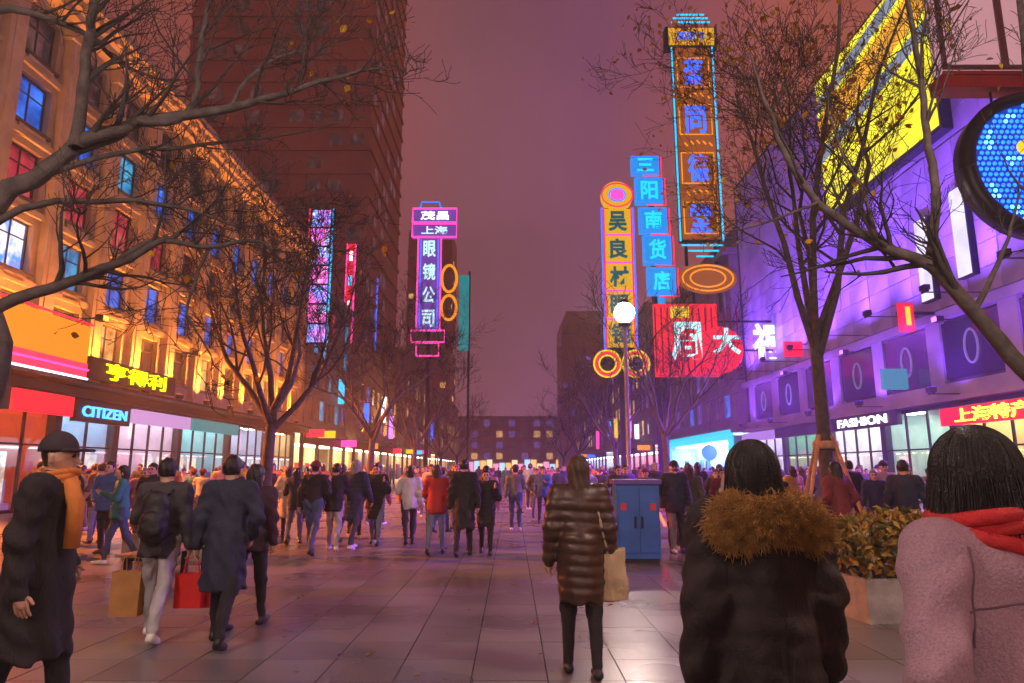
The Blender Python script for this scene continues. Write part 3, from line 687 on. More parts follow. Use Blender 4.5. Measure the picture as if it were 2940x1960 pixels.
b = MB(); b.box(xa+1.2, xa+2.6, -.15, -.07, z1-1.1, z1-.25); b.obj('gold_label', N_yellow, t)
for q in ((xe, 19.8, .25, .4, z0+1, z0+1.3), (xe, 19.8, .25, .4, z1-1.6, z1-1.3)): b = MB(); b.box(*q); b.obj('bracket', M_dark, t)
b = MB(); b.box(xa+.6, xa+.85, .5, .8, 0, z0); b.obj('post', M_dark, t)
# --- pink optician sign with orange spectacles (left)
D = 60; x0, x1, z0, z1 = span(1198, 1264, 682, 948, D); xc = (x0+x1)/2; W = 2.1
t = thing('neon_sign', 'pink outlined vertical neon sign with orange spectacle loops on its side', 'sign', (xc, D, 0))
b = MB(); b.box(-W/2, W/2, 0, .5, z0, z1); b.obj('cabinet', BackP, t)
for s in (-1, 1):
    b = MB(); b.tube([(s*W/2, -.06, z0), (s*W/2, -.06, z1)], .08, 6); b.obj('neon_edge', N_pink, t)
    b = MB(); b.tube([(s*(W/2-.25), -.06, z0+.2), (s*(W/2-.25), -.06, z1-.2)], .06, 6); b.obj('inner_neon', N_blue, t)
hh = (z1-z0)/4
for k, ch in enumerate('眼镜公司'): glyph(ch, 1.15, hh*.72, N_teal, t, (0, -.1, z1-hh*(k+.5)), bold=.02)
hx0, hx1, hz0, hz1 = span(1184, 1312, 598, 682, D)
b = MB(); b.box(hx0-xc, hx1-xc, -.05, .5, hz0, hz1); b.obj('header_box', BackP, t)
rect_tube(hx1-hx0, (hz1-hz0)*.48, .1, -.12, (hx0+hx1)/2-xc, hz0+(hz1-hz0)*.74).obj('header_frame', N_pink, t, True)
rect_tube(hx1-hx0, (hz1-hz0)*.46, .1, -.12, (hx0+hx1)/2-xc, hz0+(hz1-hz0)*.24).obj('header_frame', N_pink, t, True)
text('茂昌', (hz1-hz0)*.3, N_white, t, ((hx0+hx1)/2-xc, -.16, hz0+(hz1-hz0)*.74), FRONT, .03, width=2.6, bold=.02)
text('上海', (hz1-hz0)*.28, N_teal, t, ((hx0+hx1)/2-xc, -.16, hz0+(hz1-hz0)*.24), FRONT, .03, width=2.4, bold=.02)
b = MB(); b.tube([(-.95, -.08, hz1+.05), (-.8, -.08, hz1+.6), (.8, -.08, hz1+.6), (.95, -.08, hz1+.05)], .08, 6); b.obj('crown_tube', N_blue, t)
for (Ya, Yb) in ((762, 838), (848, 918)):
    za, zb = P(1290, Yb, D).z, P(1290, Ya, D).z; ring(.68, (zb-za)/2, .13, -.05, P(1290, 800, D).x-xc, (za+zb)/2).obj('spectacle_loop', N_orange, t, True)
lz0, lz1 = P(1230, 1022, D).z, P(1230, 948, D).z
rect_tube(3.0, (lz1-lz0)*.45, .09, -.06, 0, lz1-.55).obj('foot_frame', N_pink, t, True)
rect_tube(2.0, (lz1-lz0)*.5, .09, -.06, 0, lz0+.6).obj('foot_frame', N_pink, t, True)
b = MB(); b.box(-.16, .16, .5, .9, 0, z1); b.box(-.5, .5, .3, 1.2, 0, .4); b.obj('pole', M_dark, t)
D = 64; x0, x1, z0, z1 = span(1316, 1347, 790, 1005, D)
t = thing('teal_banner_sign', 'teal lit hanging banner sign behind the pink neon sign', 'sign', (0, D, 0))
b = MB(); b.box(x0, x1, 0, .3, z0, z1); b.obj('face', BackT, t); b = MB(); b.box(x1-.1, x1+.12, .3, .5, 0, z1+.5); b.obj('pole', M_dark, t)
# red and yellow vertical LED signs
for X, Y0, Y1, D, lab in ((712, 640, 768, 70, 'thin vertical red and yellow LED sign on the shop house'), (2256, 872, 928, 75, 'small red lantern sign with a yellow core beyond the jewellery sign'), (2606, 868, 950, 30, 'narrow red neon strip against the violet store wall')):
    x0, x1, z0, z1 = span(X-14, X+14, Y0, Y1, D); t = thing('led_strip_sign', lab, 'sign', (0, D, 0))
    b = MB(); b.box(x0, x1, 0, .3, z0, z1); b.obj('cabinet', BackR, t)
    b = MB(); b.box(x0+(x1-x0)*.35, x1-(x1-x0)*.3, -.05, -.002, z0+(z1-z0)*.2, z1-(z1-z0)*.15); b.obj('yellow_core', N_yellow, t)
    xs = -18.8 if X < 1000 else 19.6
    b = MB(); b.box(min(x0, xs), max(x1, xs), .31, .4, z1-.5, z1-.35); b.obj('bracket', M_dark, t)
# --- round blue LED sign hanging from a red beam, pale board above
D = 14.0; c = P(2985, 470, D)
t = thing('round_led_sign', 'large round blue dotted LED sign hanging under a red beam', 'sign', c)
rr = 1.62
b = MB(); b.lathe([(0,.02),(rr*.9,.02),(rr*.9,-.12),(rr*1.02,-.14),(rr*1.06,0),(rr*1.03,.35),(0,.35)], k=48, axis='y'); b.obj('rim', M_dark, t, True)
b = MB(); b.lathe([(0,.01),(rr*.88,.01),(rr*.88,-.006),(0,-.006)], k=40, axis='y'); b.obj('blue_face', glow('blue_disc', (.0,.05,.5), .55), t)
dm = MB(); dm.lathe([(.036,0),(.036,-.03),(.02,-.04)], k=8, axis='y'); db = [glow('led_blue', (.01,.13,.95), 3.0), glow('led_cyan', (.1,.6,1), 3.2), glow('led_white', (.8,.85,1), 3.0)]
dots = MB(); st = .125
for i in range(-13, 14):
    for j in range(-13, 14):
        x, z = (i+.5*(j % 2))*st, j*st
        if x*x+z*z < (rr*.86)**2:
            n_ = math.sin(i*.9)*math.cos(j*.7)+random.uniform(-.5, .5)
            dots.lathe([(.045,-.01),(.045,-.03),(.02,-.045)], (x, -.0, z), 6, mi=2 if n_ > 1.25 else (1 if n_ > .75 else 0), axis='y')
dots.obj('led_dots', db, t, kind='stuff')
b = MB(); b.lathe([(0,0),(.16,0),(.16,-.06),(0,-.06)], (-.35, -.06, .35), 14, axis='y'); b.obj('yellow_spot', N_yellow, t)
p0 = P(2700, 236, D); t = thing('sign_beam', 'dark red steel beam carrying the round LED sign and pale board', 'beam', (p0.x, D, p0.z))
b = MB(); b.box(0, 6, -.1, .4, -.16, .16); b.box(0, 6, -.14, -.102, -.2, -.12); b.box(0, 6, -.14, -.102, .12, .2); b.obj('beam', mat('red_steel', (.3,.02,.025), .4, .2, 3, metal=.3), t)
b = MB(); b.box(4.5, 4.9, -.05, .35, -p0.z, -.16); b.obj('mast', M_dark, t)
for q in (1.2, 2.6):
    b = MB(); b.tube([(q, .15, -.16), (q, .15, -.55)], .03, 6); b.obj('hanger', M_dark, t)
p1 = P(2705, 200, D); t = thing('pale_board', 'blank mauve lit board standing on the red beam', 'board', (p1.x, D, p1.z))
b = MB(); b.box(0, 5.5, 0, .3, 0, 3.2); b.obj('panel', mat('mauve_panel', (.45,.3,.34), .5, .12, .7, emit=(.33,.17,.2), es=.9), t)
b = MB(); b.box(0, .1, -.05, -.002, 0, 3.2); b.box(0.1, 5.5, -.05, -.002, 0, .1); b.box(1.35, 1.5, -.05, -.002, .1, 3.2); b.obj('panel_frame', mat('maroon_frame', (.12,.03,.045), .5, .1), t)
# --- shop signs, left
def shop_sign(name, label, side, x, y0, y1, z0, z1, txt, back, letter, size, thick=.25, width=None):
    d = 1 if side < 0 else -1; t = thing(name, label, 'shop sign', (x+d*.02, (y0+y1)/2, (z0+z1)/2))
    b = MB(); b.box(0, d*thick, -(y1-y0)/2, (y1-y0)/2, -(z1-z0)/2, (z1-z0)/2); b.obj('sign_box', back, t)
    if txt: text(txt, size, letter, t, (d*(thick+.03), 0, 0), ONLEFT if side < 0 else ONRIGHT, .03, width=width, bold=.015)
    return t
M_signblack = mat('sign_black', (.012,.012,.016), .35, .1)
shop_sign('watch_shop_sign', 'black shop sign with glowing blue CITIZEN letters', -1, LX+.34, 28.1, 32.1, 3.55, 4.45, 'CITIZEN', M_signblack, glow('citizen_blue', (.03,.3,1), 3), .62, width=3.3)
shop_sign('neon_name_sign', 'yellow neon characters on a dark board over the blue watch sign', -1, LX+1.28, 27.2, 34.2, 5.2, 6.1, '亨得利', M_signblack, glow('acid_yellow', (.75,.75,.0), 2.2), .75, width=5)
ms = thing('marquee_sign', 'orange and red glowing marquee band over the red shop', 'shop sign', (LX+1.32, 22.2, 5.2))
b = MB(); b.box(0, .3, -4.6, 4.6, .5, 2.0); b.obj('orange_band', glow('marquee_orange', (.95,.24,.01), .95), ms)
b = MB(); b.box(0, .34, -4.6, 4.6, -.02, .5); b.obj('red_band', glow('marquee_red', (.95,.03,.08), 1.3), ms)
for q, (z, m) in enumerate(((.25, N_pink), (-.1, N_white), (2.06, N_red))): b = MB(); b.tube([(.38, -4.6, z), (.38, 4.6, z)], .05, 6); b.obj('neon_tube', m, ms)
shop_sign('red_shop_sign', 'plain red sign box over the red lit shop', -1, LX+.34, 24.5, 27.9, 3.7, 4.5, None, BackR, N_white, .5, width=1.6)
shop_sign('gold_shop_sign', 'black sign with red lit Chinese letters over the golden shop', -1, LX+.34, 17.8, 24.3, 3.7, 4.5, '上海食品', M_signblack, N_red, .6, width=4)
shop_sign('white_shop_sign', 'plain white lit fascia with violet trim over the pale pink shop', -1, LX+.34, 32.4, 38.2, 3.75, 4.4, None, glow('soft_lilac', (.5,.3,.6), .8), N_white, .5, width=2.4)
shop_sign('teal_shop_sign', 'teal lit fascia over the teal shop', -1, LX+.34, 38.6, 45.0, 3.75, 4.4, None, BackT, N_white, .5, width=1.8)
# right
shop_sign('fashion_sign', 'black fascia with white FASHION letters under the dark window band', 1, RX-.36, 33.6, 40.6, 3.75, 4.5, 'FASHION', M_signblack, glow('cool_white_letters', (.95,.9,1), 2.6), .62, width=5.2)
shop_sign('specialty_sign', 'red fascia with yellow Chinese characters over the golden corner shop', 1, RX-.36, 21.5, 30.2, 3.45, 4.2, '上海特产商店', BackR, glow('bright_yellow', (.95,.85,.05), 2.2), .62, width=6.6)
shop_sign('green_sign', 'plain dark fascia beside the FASHION sign', 1, RX-.36, 42.6, 49.4, 3.75, 4.4, None, M_signblack, glow('green_letters', (.05,.8,.25), 2.0), .5, width=4)
shop_sign('lilac_sign', 'lilac lit fascia over the last shop of the violet store', 1, RX-.36, 49.8, 56.6, 3.75, 4.4, None, glow('lilac_back', (.3,.16,.5), 1.0), N_white, .5, width=3)
# teal hanging box sign and lit cube on the right store (above the shops)
for yy, z, lab, m in ((33.0, 5.9, 'small teal lit box sign projecting over the shop ledge', BackT), (44.5, 9.4, 'small red lit box sign high on the violet store', BackR)):
    t = thing('projecting_sign', lab, 'sign', (RX-.9, yy, z)); b = MB(); b.box(-.6, .6, -.12, .12, -.5, .5); b.obj('lit_box', m, t)
    b = MB(); b.box(.6, 1.0, -.03, .03, .3, .36); b.obj('bracket', M_dark, t)
# distant little signs along the far street for the sparkle of colour
rs = random.Random(5); fm = [N_red, N_yellow, N_cyan, N_pink, N_blue, N_orange, N_white, N_lilac]
names = ['red', 'yellow', 'cyan', 'pink', 'blue', 'orange', 'white', 'lilac']
spots = [(-1, y) for y in (63, 67, 72, 76, 82, 87, 93, 99, 105, 114, 122, 133, 145)] + [(1, y) for y in (95, 100, 106, 113, 120, 128, 138, 150, 165)]
for q, (sd, yy) in enumerate(spots):
    k = q % 8; d = 1 if sd < 0 else -1; xw = {True: (-18.8 if yy < 79 else -18.2 if yy < 110 else -17.6), False: (19.0 if yy < 132 else 18.0)}[sd < 0]
    vert = rs.random() < .5; w, hh = (.5, rs.uniform(1.8, 3.6)) if vert else (rs.uniform(1.0, 1.8), .7)
    z = rs.uniform(5.4, 8.5) if vert else rs.uniform(3.9, 4.6)
    side_txt = 'left hand' if sd < 0 else 'right hand'
    t = thing('blade_sign', ('slim upright ' if vert else 'small broad ')+names[k]+(' blade sign on the far terraces facing the store' if sd < 0 else ' blade sign past the cyan entrance'), 'sign', (xw+d*.5, yy, z), group='far blade signs')
    b = MB(); b.box(-.1-w*.5+d*.3, w*.5+d*.3, -.1, .1, 0, hh); b.obj('lit_box', fm[k], t)
    b = MB(); b.box(-d*.5, d*.1, -.04, .04, hh*.4, hh*.4+.08); b.obj('bracket', M_dark, t)

# ------------------------------------------------------------------ street lamps
def lamp_glass():
    return glow('lamp_globe', (1,.76,.66), 235)
def lamp(x, y, label, watt):
    t = thing('street_lamp', label, 'street lamp', (x, y, 0), group='globe street lamps')
    b = MB(); b.lathe([(.22,0),(.22,.25),(.16,.32),(.11,.9),(.075,1.2),(.06,5.9),(.09,5.95),(.05,6.2)], k=14); b.obj('pole', mat('lamp_pole', (.28,.26,.30), .35, .15, 5, metal=.5), t, True)
    b = MB(); b.lathe([(.05,6.2),(.2,6.25),(.22,6.32),(.1,6.36)], k=14); b.obj('collar', M_dark, t, True)
    g_ = MB(); r0 = .33; g_.lathe([(r0*math.sin(a), 6.68-r0*math.cos(a)) for a in np.linspace(.15, math.pi-.02, 12)], k=20); gl_ = g_.obj('globe', lamp_glass(), t, True)
    b = MB(); b.lathe([(.02,7.0),(.26,6.98),(.1,7.1),(.01,7.2)], k=14); b.obj('cap', M_dark, t, True)
    return t
p = P(1792, 875, 22); k = 6.68/p.z
lamp(P(1792, 875, 22).x, 22, 'street lamp with a bright white globe standing before the yellow pylon sign', 0)
lamp(-4.9, 1.0, 'added unseen street lamp with a white globe beside the big bare tree by the sandstone building', 0)  # this lamp and those below stand out of view, added to brighten the paving
lamp(4.9, 3.0, 'added unseen street lamp with a white globe beside the mauve coated person', 0)
lamp(-4.9, -10, 'added unseen street lamp with a white globe back along the avenue on the sandstone side', 0)
lamp(4.9, -10, 'added unseen street lamp with a white globe back along the avenue on the store side', 0)

# ------------------------------------------------------------------ street furniture
# blue utility cabinet
x, y = 2.22, 12.6
t = thing('utility_cabinet', 'blue street cabinet with red marks standing behind the walker in the quilted coat', 'cabinet', (x, y, 0))
M_cab = mat('blue_cabinet', (.03,.12,.42), .4, .2, 3)
b = MB(); b.box(-.38, .38, -.25, .25, .08, 1.35); b.obj('body', M_cab, t)
b = MB(); b.box(-.42, .42, -.3, .3, 1.351, 1.43); b.obj('roof', mat('violet_cap', (.12,.06,.3), .4, .1), t)
b = MB(); b.box(-.36, .36, -.22, .22, 0, .08); b.obj('plinth', M_dark, t)
for s in (-1, 1):
    b = MB(); b.box(s*.185-.16, s*.185+.16, -.275, -.252, .18, 1.28); o = b.obj('door', M_cab, t)
    h_ = MB(); h_.box(s*.06-.015, s*.06+.015, -.31, -.276, .6, .8); h_.obj('handle', M_dark, o)
    h_ = MB(); h_.box(s*.26-.05, s*.26+.05, -.285, -.276, .9, 1.02); h_.obj('red_mark', C('mark_red', (.6,.03,.05)), o)
# hedge planters on the right
M_leafA = mat('hedge_leaf', (.075,.085,.03), .45, .5, 9); M_leafB = mat('hedge_leaf_gold', (.30,.19,.03), .45, .4, 9); M_soil = mat('soil', (.04,.03,.02), .9, .3, 20)
def hedge(x, y, rz, L, Wd, Ht, label, seed, n=2600):
    rn = random.Random(seed); t = thing('hedge_planter', label, 'planter', (x, y, 0), rz, 'hedge planters along the avenue')
    b = MB(); w_ = .07
    b.box(-L/2, L/2, -Wd/2, -Wd/2+w_, 0, .45); b.box(-L/2, L/2, Wd/2-w_, Wd/2, 0, .45); b.box(-L/2, -L/2+w_, -Wd/2+w_, Wd/2-w_, 0, .45); b.box(L/2-w_, L/2, -Wd/2+w_, Wd/2-w_, 0, .45)
    b.obj('stone_box', mat('planter_stone', (.3,.28,.27), .6, .25, 6, .3, 30), t)
    b = MB(); b.box(-L/2+w_, L/2-w_, -Wd/2+w_, Wd/2-w_, .1, .4); b.obj('soil', M_soil, t)
    lf = MB()
    for _ in range(n):
        u, v = rn.uniform(-1, 1), rn.uniform(-1, 1); zt = Ht*(1-.25*max(abs(u), abs(v))**3)+rn.uniform(-.06, .08)
        z = .42+(zt-.42)*rn.random()**.55
        c_ = Vector((u*L/2*.98, v*Wd/2*1.05, z)); a = Vector((rn.gauss(0,1), rn.gauss(0,1), rn.gauss(.6,.6))).normalized()
        s_ = rn.uniform(.03, .06); e1 = a.orthogonal().normalized(); e1.rotate(Matrix.Rotation(rn.uniform(0, 6.28), 3, a)); e2 = a.cross(e1)
        p = [c_+e1*s_*1.3, c_+e2*s_*.55+a*s_*.2, c_-e1*s_*1.2, c_-e2*s_*.55+a*s_*.2]
        lf.quad(*[tuple(q) for q in p], mi=1 if rn.random() < .65 else 0)
    lf.obj('leaves', [M_leafA, M_leafB], t, kind='stuff')
    st = MB()
    for _ in range(26):
        u, v = rn.uniform(-.9, .9)*L/2, rn.uniform(-.85, .85)*Wd/2; st.tube([(u, v, .38), (u+rn.uniform(-.1,.1), v+rn.uniform(-.1,.1), .7), (u+rn.uniform(-.2,.2), v+rn.uniform(-.2,.2), Ht*.92)], [.012, .009, .004], 4)
    st.obj('stems', mat('stem', (.07,.05,.035), .8, .2), t, kind='stuff')
hedge(4.55, 8.3, R(8), 1.7, 1.1, 1.12, 'stone planter with a dense gold-green hedge beside the fur hooded walker', 1, 3400)
hedge(6.6, 16.6, R(4), 2.2, 1.0, 1.0, 'stone planter with a clipped hedge at the foot of the staked golden tree', 2, 1800)
hedge(-5.9, 13.2, R(-3), 2.2, 1.0, .95, 'stone planter with a low hedge under the bare trees', 3, 1500)
# benches beside the left planters
def bench(x, y, rz, label):
    t = thing('street_bench', label, 'bench', (x, y, 0), rz, 'benches along the avenue')
    Mw = mat('bench_wood', (.28,.17,.09), .5, .3, 5, .2, 20)
    for k in range(5):
        b = MB(); b.box(-.9, .9, -.24+k*.1, -.24+k*.1+.085, .42, .46); b.obj('slat', Mw, t)
    for s in (-.7, .7):
        b = MB(); b.box(s-.04, s+.04, -.22, .24, .36, .418); b.box(s-.04, s+.04, -.2, -.12, 0, .36); b.box(s-.04, s+.04, .14, .22, 0, .36); b.obj('leg', M_dark, t)
bench(-5.1, 10.6, R(84), 'low wooden slat bench near the low hedge planter'); bench(-6.0, 16.2, R(88), 'low wooden slat bench farther on beside the tree trunks')

# pink, blue and cyan LED column on the shop house
D = 60.5; x0, x1, z0, z1 = span(872, 955, 600, 985, D)
t = thing('led_column_sign', 'tall LED column in pink, blue and cyan blocks on the reddish shop house', 'sign', (0, D, 0))
b = MB(); b.box(x0, x1, 0, .5, z0, z1); b.obj('cabinet', M_dark, t)
mm_ = [glow_window('led_pinkblue', [(.95,.08,.4),(.1,.25,1),(.9,.8,1)], 2.3, .8), glow_window('led_cyanpink', [(0,.5,.9),(.95,.1,.45),(.2,.1,.8)], 2.3, .7)]
for q in range(7):
    b = MB(); hq = (z1-z0)/7; b.box(x0+.12, x1-.12, -.06, -.002, z0+q*hq+.1, z0+(q+1)*hq-.1); b.obj('led_block', mm_[q % 2], t)
for xx in (x0-.1, x1+.1): b = MB(); b.tube([(xx, -.05, z0), (xx, -.05, z1)], .09, 6); b.obj('neon_edge', N_red if xx < x0 else N_cyan, t)
b = MB(); b.box(x0+.2, x0+.5, .5, 1.6, z0+.5, z0+.8); b.obj('bracket', M_dark, t)

for X0, X1, Y0, Y1, D, m1, m2, lab in ((985, 1022, 700, 985, 79, N_pink, BackR, 'slim pink and red column sign on the arcade corner'), (1050, 1085, 800, 1010, 100, N_blue, BackP, 'slim blue and violet column sign farther along the arcade')):
    x0, x1, z0, z1 = span(X0, X1, Y0, Y1, D); t = thing('column_sign', lab, 'sign', (0, D, 0))
    b = MB(); b.box(x0, x1, 0, .4, z0, z1); b.obj('face', m2, t)
    for xx in (x0, x1): b = MB(); b.tube([(xx, -.08, z0), (xx, -.08, z1)], .1, 6); b.obj('neon_edge', m1, t)
    for q in range(4): b = MB(); zq = z0+(q+.5)*(z1-z0)/4; b.box(x0+.3, x1-.3, -.1, -.002, zq-.6, zq+.6); b.obj('lit_block', N_white if q % 2 else N_cyan, t)
    b = MB(); b.box(x0-2.4, x0, .1, .3, z1-1, z1-.7); b.obj('bracket', M_dark, t)
# ------------------------------------------------------------------ trees
M_bark = mat('bark', (.07,.055,.05), .85, .45, 7, .6, 30); M_twig = mat('twig_bark', (.035,.028,.026), .85, .3, 9)
def leaf_mat(name, col):
    m = bpy.data.materials.new(name); m.use_nodes = True; nt = m.node_tree; nt.nodes.remove(nt.nodes['Principled BSDF'])
    a = nt.nodes.new('ShaderNodeBsdfDiffuse'); b = nt.nodes.new('ShaderNodeBsdfTranslucent'); x = nt.nodes.new('ShaderNodeMixShader'); x.inputs[0].default_value = .5
    oi = nt.nodes.new('ShaderNodeObjectInfo'); hs = nt.nodes.new('ShaderNodeHueSaturation'); hs.inputs['Color'].default_value = tuple(col)+(1,)
    mr_ = nt.nodes.new('ShaderNodeMapRange'); mr_.inputs[3].default_value = .6; mr_.inputs[4].default_value = 1.3; nt.links.new(oi.outputs['Random'], mr_.inputs[0]); nt.links.new(mr_.outputs[0], hs.inputs['Value'])
    for q in (a, b): nt.links.new(hs.outputs[0], q.inputs[0])
    nt.links.new(a.outputs[0], x.inputs[1]); nt.links.new(b.outputs[0], x.inputs[2]); nt.links.new(x.outputs[0], nt.nodes['Material Output'].inputs[0]); return m
M_leafgold = leaf_mat('golden_leaf', (.5,.3,.03)); M_leafrust = leaf_mat('rust_leaf', (.36,.14,.02))
lfb = MB()
for s in (-1, 1):
    lfb.quad((0,-.5,0),(s*.34,-.12,.08),(s*.26,.2,.09),(0,.5,.0))
lf_me = [lfb.mesh('leaf', M_leafgold), lfb.mesh('leaf', M_leafrust)]
def smooth_line(pts, n=4):
    out = []
    for i in range(len(pts)-1):
        p0 = pts[max(i-1,0)]; p1 = pts[i]; p2 = pts[i+1]; p3 = pts[min(i+2,len(pts)-1)]
        for k in range(n):
            t = k/n; out.append(.5*((2*p1)+(p2-p0)*t+(2*p0-5*p1+4*p2-p3)*t*t+(3*p1-p0-3*p2+p3)*t**3))
    out.append(pts[-1]); return out
def branch(mbs, start, d, L, r, lev, rnd, tips, maxlev, minr):
    n = 5 if lev < 3 else 4; pts = [start]; dd = d.normalized()
    for k in range(n):
        dd = (dd + Vector((rnd.gauss(0,.16), rnd.gauss(0,.16), rnd.gauss(.05,.14)))).normalized(); pts.append(pts[-1]+dd*(L/n))
    rad = [max(minr, r*(1-.75*k/n)) for k in range(n+1)]
    mbs[0 if lev < 1 else 1].tube(pts, rad, 7 if lev < 1 else (5 if lev < 2 else 4) if r > .02 else 3, cap=False)
    kids(mbs, pts, rad, L, lev, rnd, tips, maxlev, minr)
def kids(mbs, pts, rad, L, lev, rnd, tips, maxlev, minr, num=None):
    if lev >= maxlev: tips.append((pts[-1], (pts[-1]-pts[-2]).normalized())); return
    num = num or rnd.choice((4, 5, 6))
    for q in range(num):
        t = rnd.uniform(.25, 1.0)*(len(pts)-1); i = min(int(t), len(pts)-2); p = pts[i].lerp(pts[i+1], t-i); ax = (pts[i+1]-pts[i]).normalized()
        side = ax.orthogonal().normalized(); side.rotate(Matrix.Rotation(rnd.uniform(0, 6.283), 3, ax))
        d = ax*rnd.uniform(.5, 1)+side*rnd.uniform(.5, 1)+Vector((0,0,.22))
        branch(mbs, p, d, L*rnd.uniform(.35, .62), max(minr, rad[i]*rnd.uniform(.4, .6)), lev+1, rnd, tips, maxlev, minr)
def scatter_leaves(t, tips, n, size, rnd, own=250):
    big = MB()
    for q in range(n):
        p, d = rnd.choice(tips); p = p+Vector((rnd.gauss(0,.14), rnd.gauss(0,.14), rnd.gauss(-.05,.14))); s = size*rnd.uniform(.7, 1.3); m = 0 if rnd.random() < .7 else 1
        rot = (rnd.uniform(0, 6.28), rnd.uniform(0, 6.28), rnd.uniform(0, 6.28))
        if q < own:
            o = link('leaf', lf_me[m], t, p, rot=rot); o.scale = (s, s, s)
        else:
            from mathutils import Euler
            e = Euler(rot).to_matrix()
            for f_ in lf_me[0].polygons: big.quad(*[tuple(p+e@(lf_me[0].vertices[v].co*s)) for v in f_.vertices], mi=m)
    if big.f: big.obj('leaves', [M_leafgold, M_leafrust], t, kind='stuff')
def limb_tree(label, base, trunk, limbs, seed, leaves=0, lsize=.11, maxlev=3):
    rnd = random.Random(seed); t = thing('avenue_tree', label, 'tree', (0,0,0), group='avenue trees'); mbs = [MB(), MB()]; tips = []
    mbs[0].tube(smooth_line([Vector(p) for p in trunk]), list(np.linspace(.24, .15, (len(trunk)-1)*4+1)), 10)
    for pts, D0, D1, r0, r1, num in limbs:
        n = len(pts); w = smooth_line([P(x, y, D0+(D1-D0)*i/(n-1)) for i, (x, y) in enumerate(pts)])
        w = [p+Vector((rnd.gauss(0,.006), rnd.gauss(0,.02), rnd.gauss(0,.006))) for p in w]
        rad = list(np.linspace(r0, r1, len(w))); mbs[0].tube(w, rad, 8, cap=False)
        kids(mbs, w, rad, 2.2 if r0 > .04 else 1.4, maxlev-3, rnd, tips, maxlev, .0042, num)
    mbs[0].obj('trunk', M_bark, t, True); mbs[1].obj('crown', M_twig, t, True)
    if leaves: scatter_leaves(t, tips, leaves, lsize, rnd)
    return t
limb_tree('big bare tree spreading grey branches in front of the sandstone building', None,
    [(-6.1,7.6,-.1),(-6.0,7.5,1.5),(-5.75,7.45,3.0),tuple(P(-150,800,7.4))],
    [([(-170,1010),(0,880),(190,812),(330,760),(470,690),(560,640),(640,560)], 7.3, 8.2, .085, .012, 10),
     ([(-150,800),(0,570),(120,500),(220,420),(400,350),(660,310),(820,262),(1000,215),(1120,190)], 7.4, 7.9, .13, .008, 16),
     ([(215,425),(235,300),(255,120),(272,0),(280,-140)], 7.5, 7.7, .075, .04, 9),
     ([(-150,80),(0,28),(120,45),(260,105),(330,170),(420,215),(520,230)], 7.4, 8.4, .06, .01, 9),
     ([(-140,740),(60,600),(280,575),(500,590),(660,640),(770,662)], 7.4, 8.0, .05, .007, 10),
     ([(400,350),(540,330),(575,150),(605,0),(625,-100)], 7.6, 8.2, .05, .03, 9),
     ([(330,760),(440,690),(600,712),(740,690),(800,740),(880,800),(965,850)], 7.8, 8.3, .04, .007, 9),
     ([(600,712),(560,800),(540,900),(590,1000),(640,1085)], 8.0, 8.2, .026, .006, 6),
     ([(660,310),(740,200),(860,140),(960,60),(1040,15)], 7.7, 8.4, .03, .006, 7),
     ([(120,500),(330,440),(520,420),(720,400),(900,370),(1060,330)], 7.5, 9.0, .04, .006, 9)], 3, 70, .10)
limb_tree('big bare tree reaching violet tinted branches in front of the pale panelled store', None,
    [(7.6,8.3,-.1),(7.45,8.3,1.6),(7.2,8.2,2.4),tuple(P(3150,1250,8.1))],
    [([(3150,1250),(2940,1060),(2800,900),(2670,765),(2520,700),(2350,580),(2250,430),(2190,260),(2150,150)], 8.1, 8.0, .12, .008, 14),
     ([(2670,765),(2690,560),(2660,380),(2640,200),(2605,0),(2590,-120)], 8.0, 8.4, .06, .025, 9),
     ([(2520,700),(2480,560),(2400,400),(2375,250)], 8.0, 8.3, .028, .006, 6),
     ([(2350,580),(2200,640),(2080,665)], 8.0, 8.2, .02, .005, 4),
     ([(2800,900),(2865,760),(2905,650),(2930,500)], 8.0, 8.4, .04, .01, 5),
     ([(3160,1240),(3060,900),(3010,640),(2960,300),(2930,-50)], 8.1, 8.6, .09, .04, 6)], 4, 25, .10)
def std_tree(label, x, y, hgt, seed, leaves=0, stakes=False, maxlev=4, spread=.75, minr=.006, lsize=.13, shared=None):
    rnd = random.Random(seed); t = thing('avenue_tree', label, 'tree', (x, y, 0), group='avenue trees')
    if shared:
        for o in shared.children:
            c = o.copy(); COL.objects.link(c); c.parent = t
        t.rotation_euler = (0, 0, rnd.uniform(0, 6.28)); t.scale = (rnd.uniform(.9, 1.1),)*3; return t
    mbs = [MB(), MB()]; tips = []; th = hgt*.32
    tr_ = smooth_line([Vector((0,0,-.1)), Vector((rnd.uniform(-.05,.05), 0, th*.5)), Vector((rnd.uniform(-.1,.1), rnd.uniform(-.1,.1), th))])
    mbs[0].tube(tr_, list(np.linspace(.17, .12, len(tr_))), 10)
    for q in range(6):
        a = q*1.05+rnd.uniform(-.3, .3); d = Vector((math.cos(a)*spread, math.sin(a)*spread, 1.15)); branch(mbs, tr_[-1]-Vector((0,0,.25*q*.4)), d, hgt*rnd.uniform(.42, .6), .085, 0, rnd, tips, maxlev, minr)
    mbs[0].obj('trunk', M_bark, t, True); mbs[1].obj('crown', M_twig, t, True)
    if leaves: scatter_leaves(t, tips, leaves, lsize, rnd)
    if stakes:
        Ms = mat('stake_wood', (.38,.22,.10), .7, .3, 8, .3, 30)
        for q in range(4):
            a = q*math.pi/2+.5; b = MB(); b.tube([(math.cos(a)*.95, math.sin(a)*.95, 0), (math.cos(a)*.16, math.sin(a)*.16, 2.3)], .04, 7); b.obj('support_stake', Ms, t)
        b = MB(); b.lathe([(.23,2.02),(.25,2.05),(.25,2.15),(.23,2.18)], k=12); b.obj('support_ring', Ms, t)
    return t
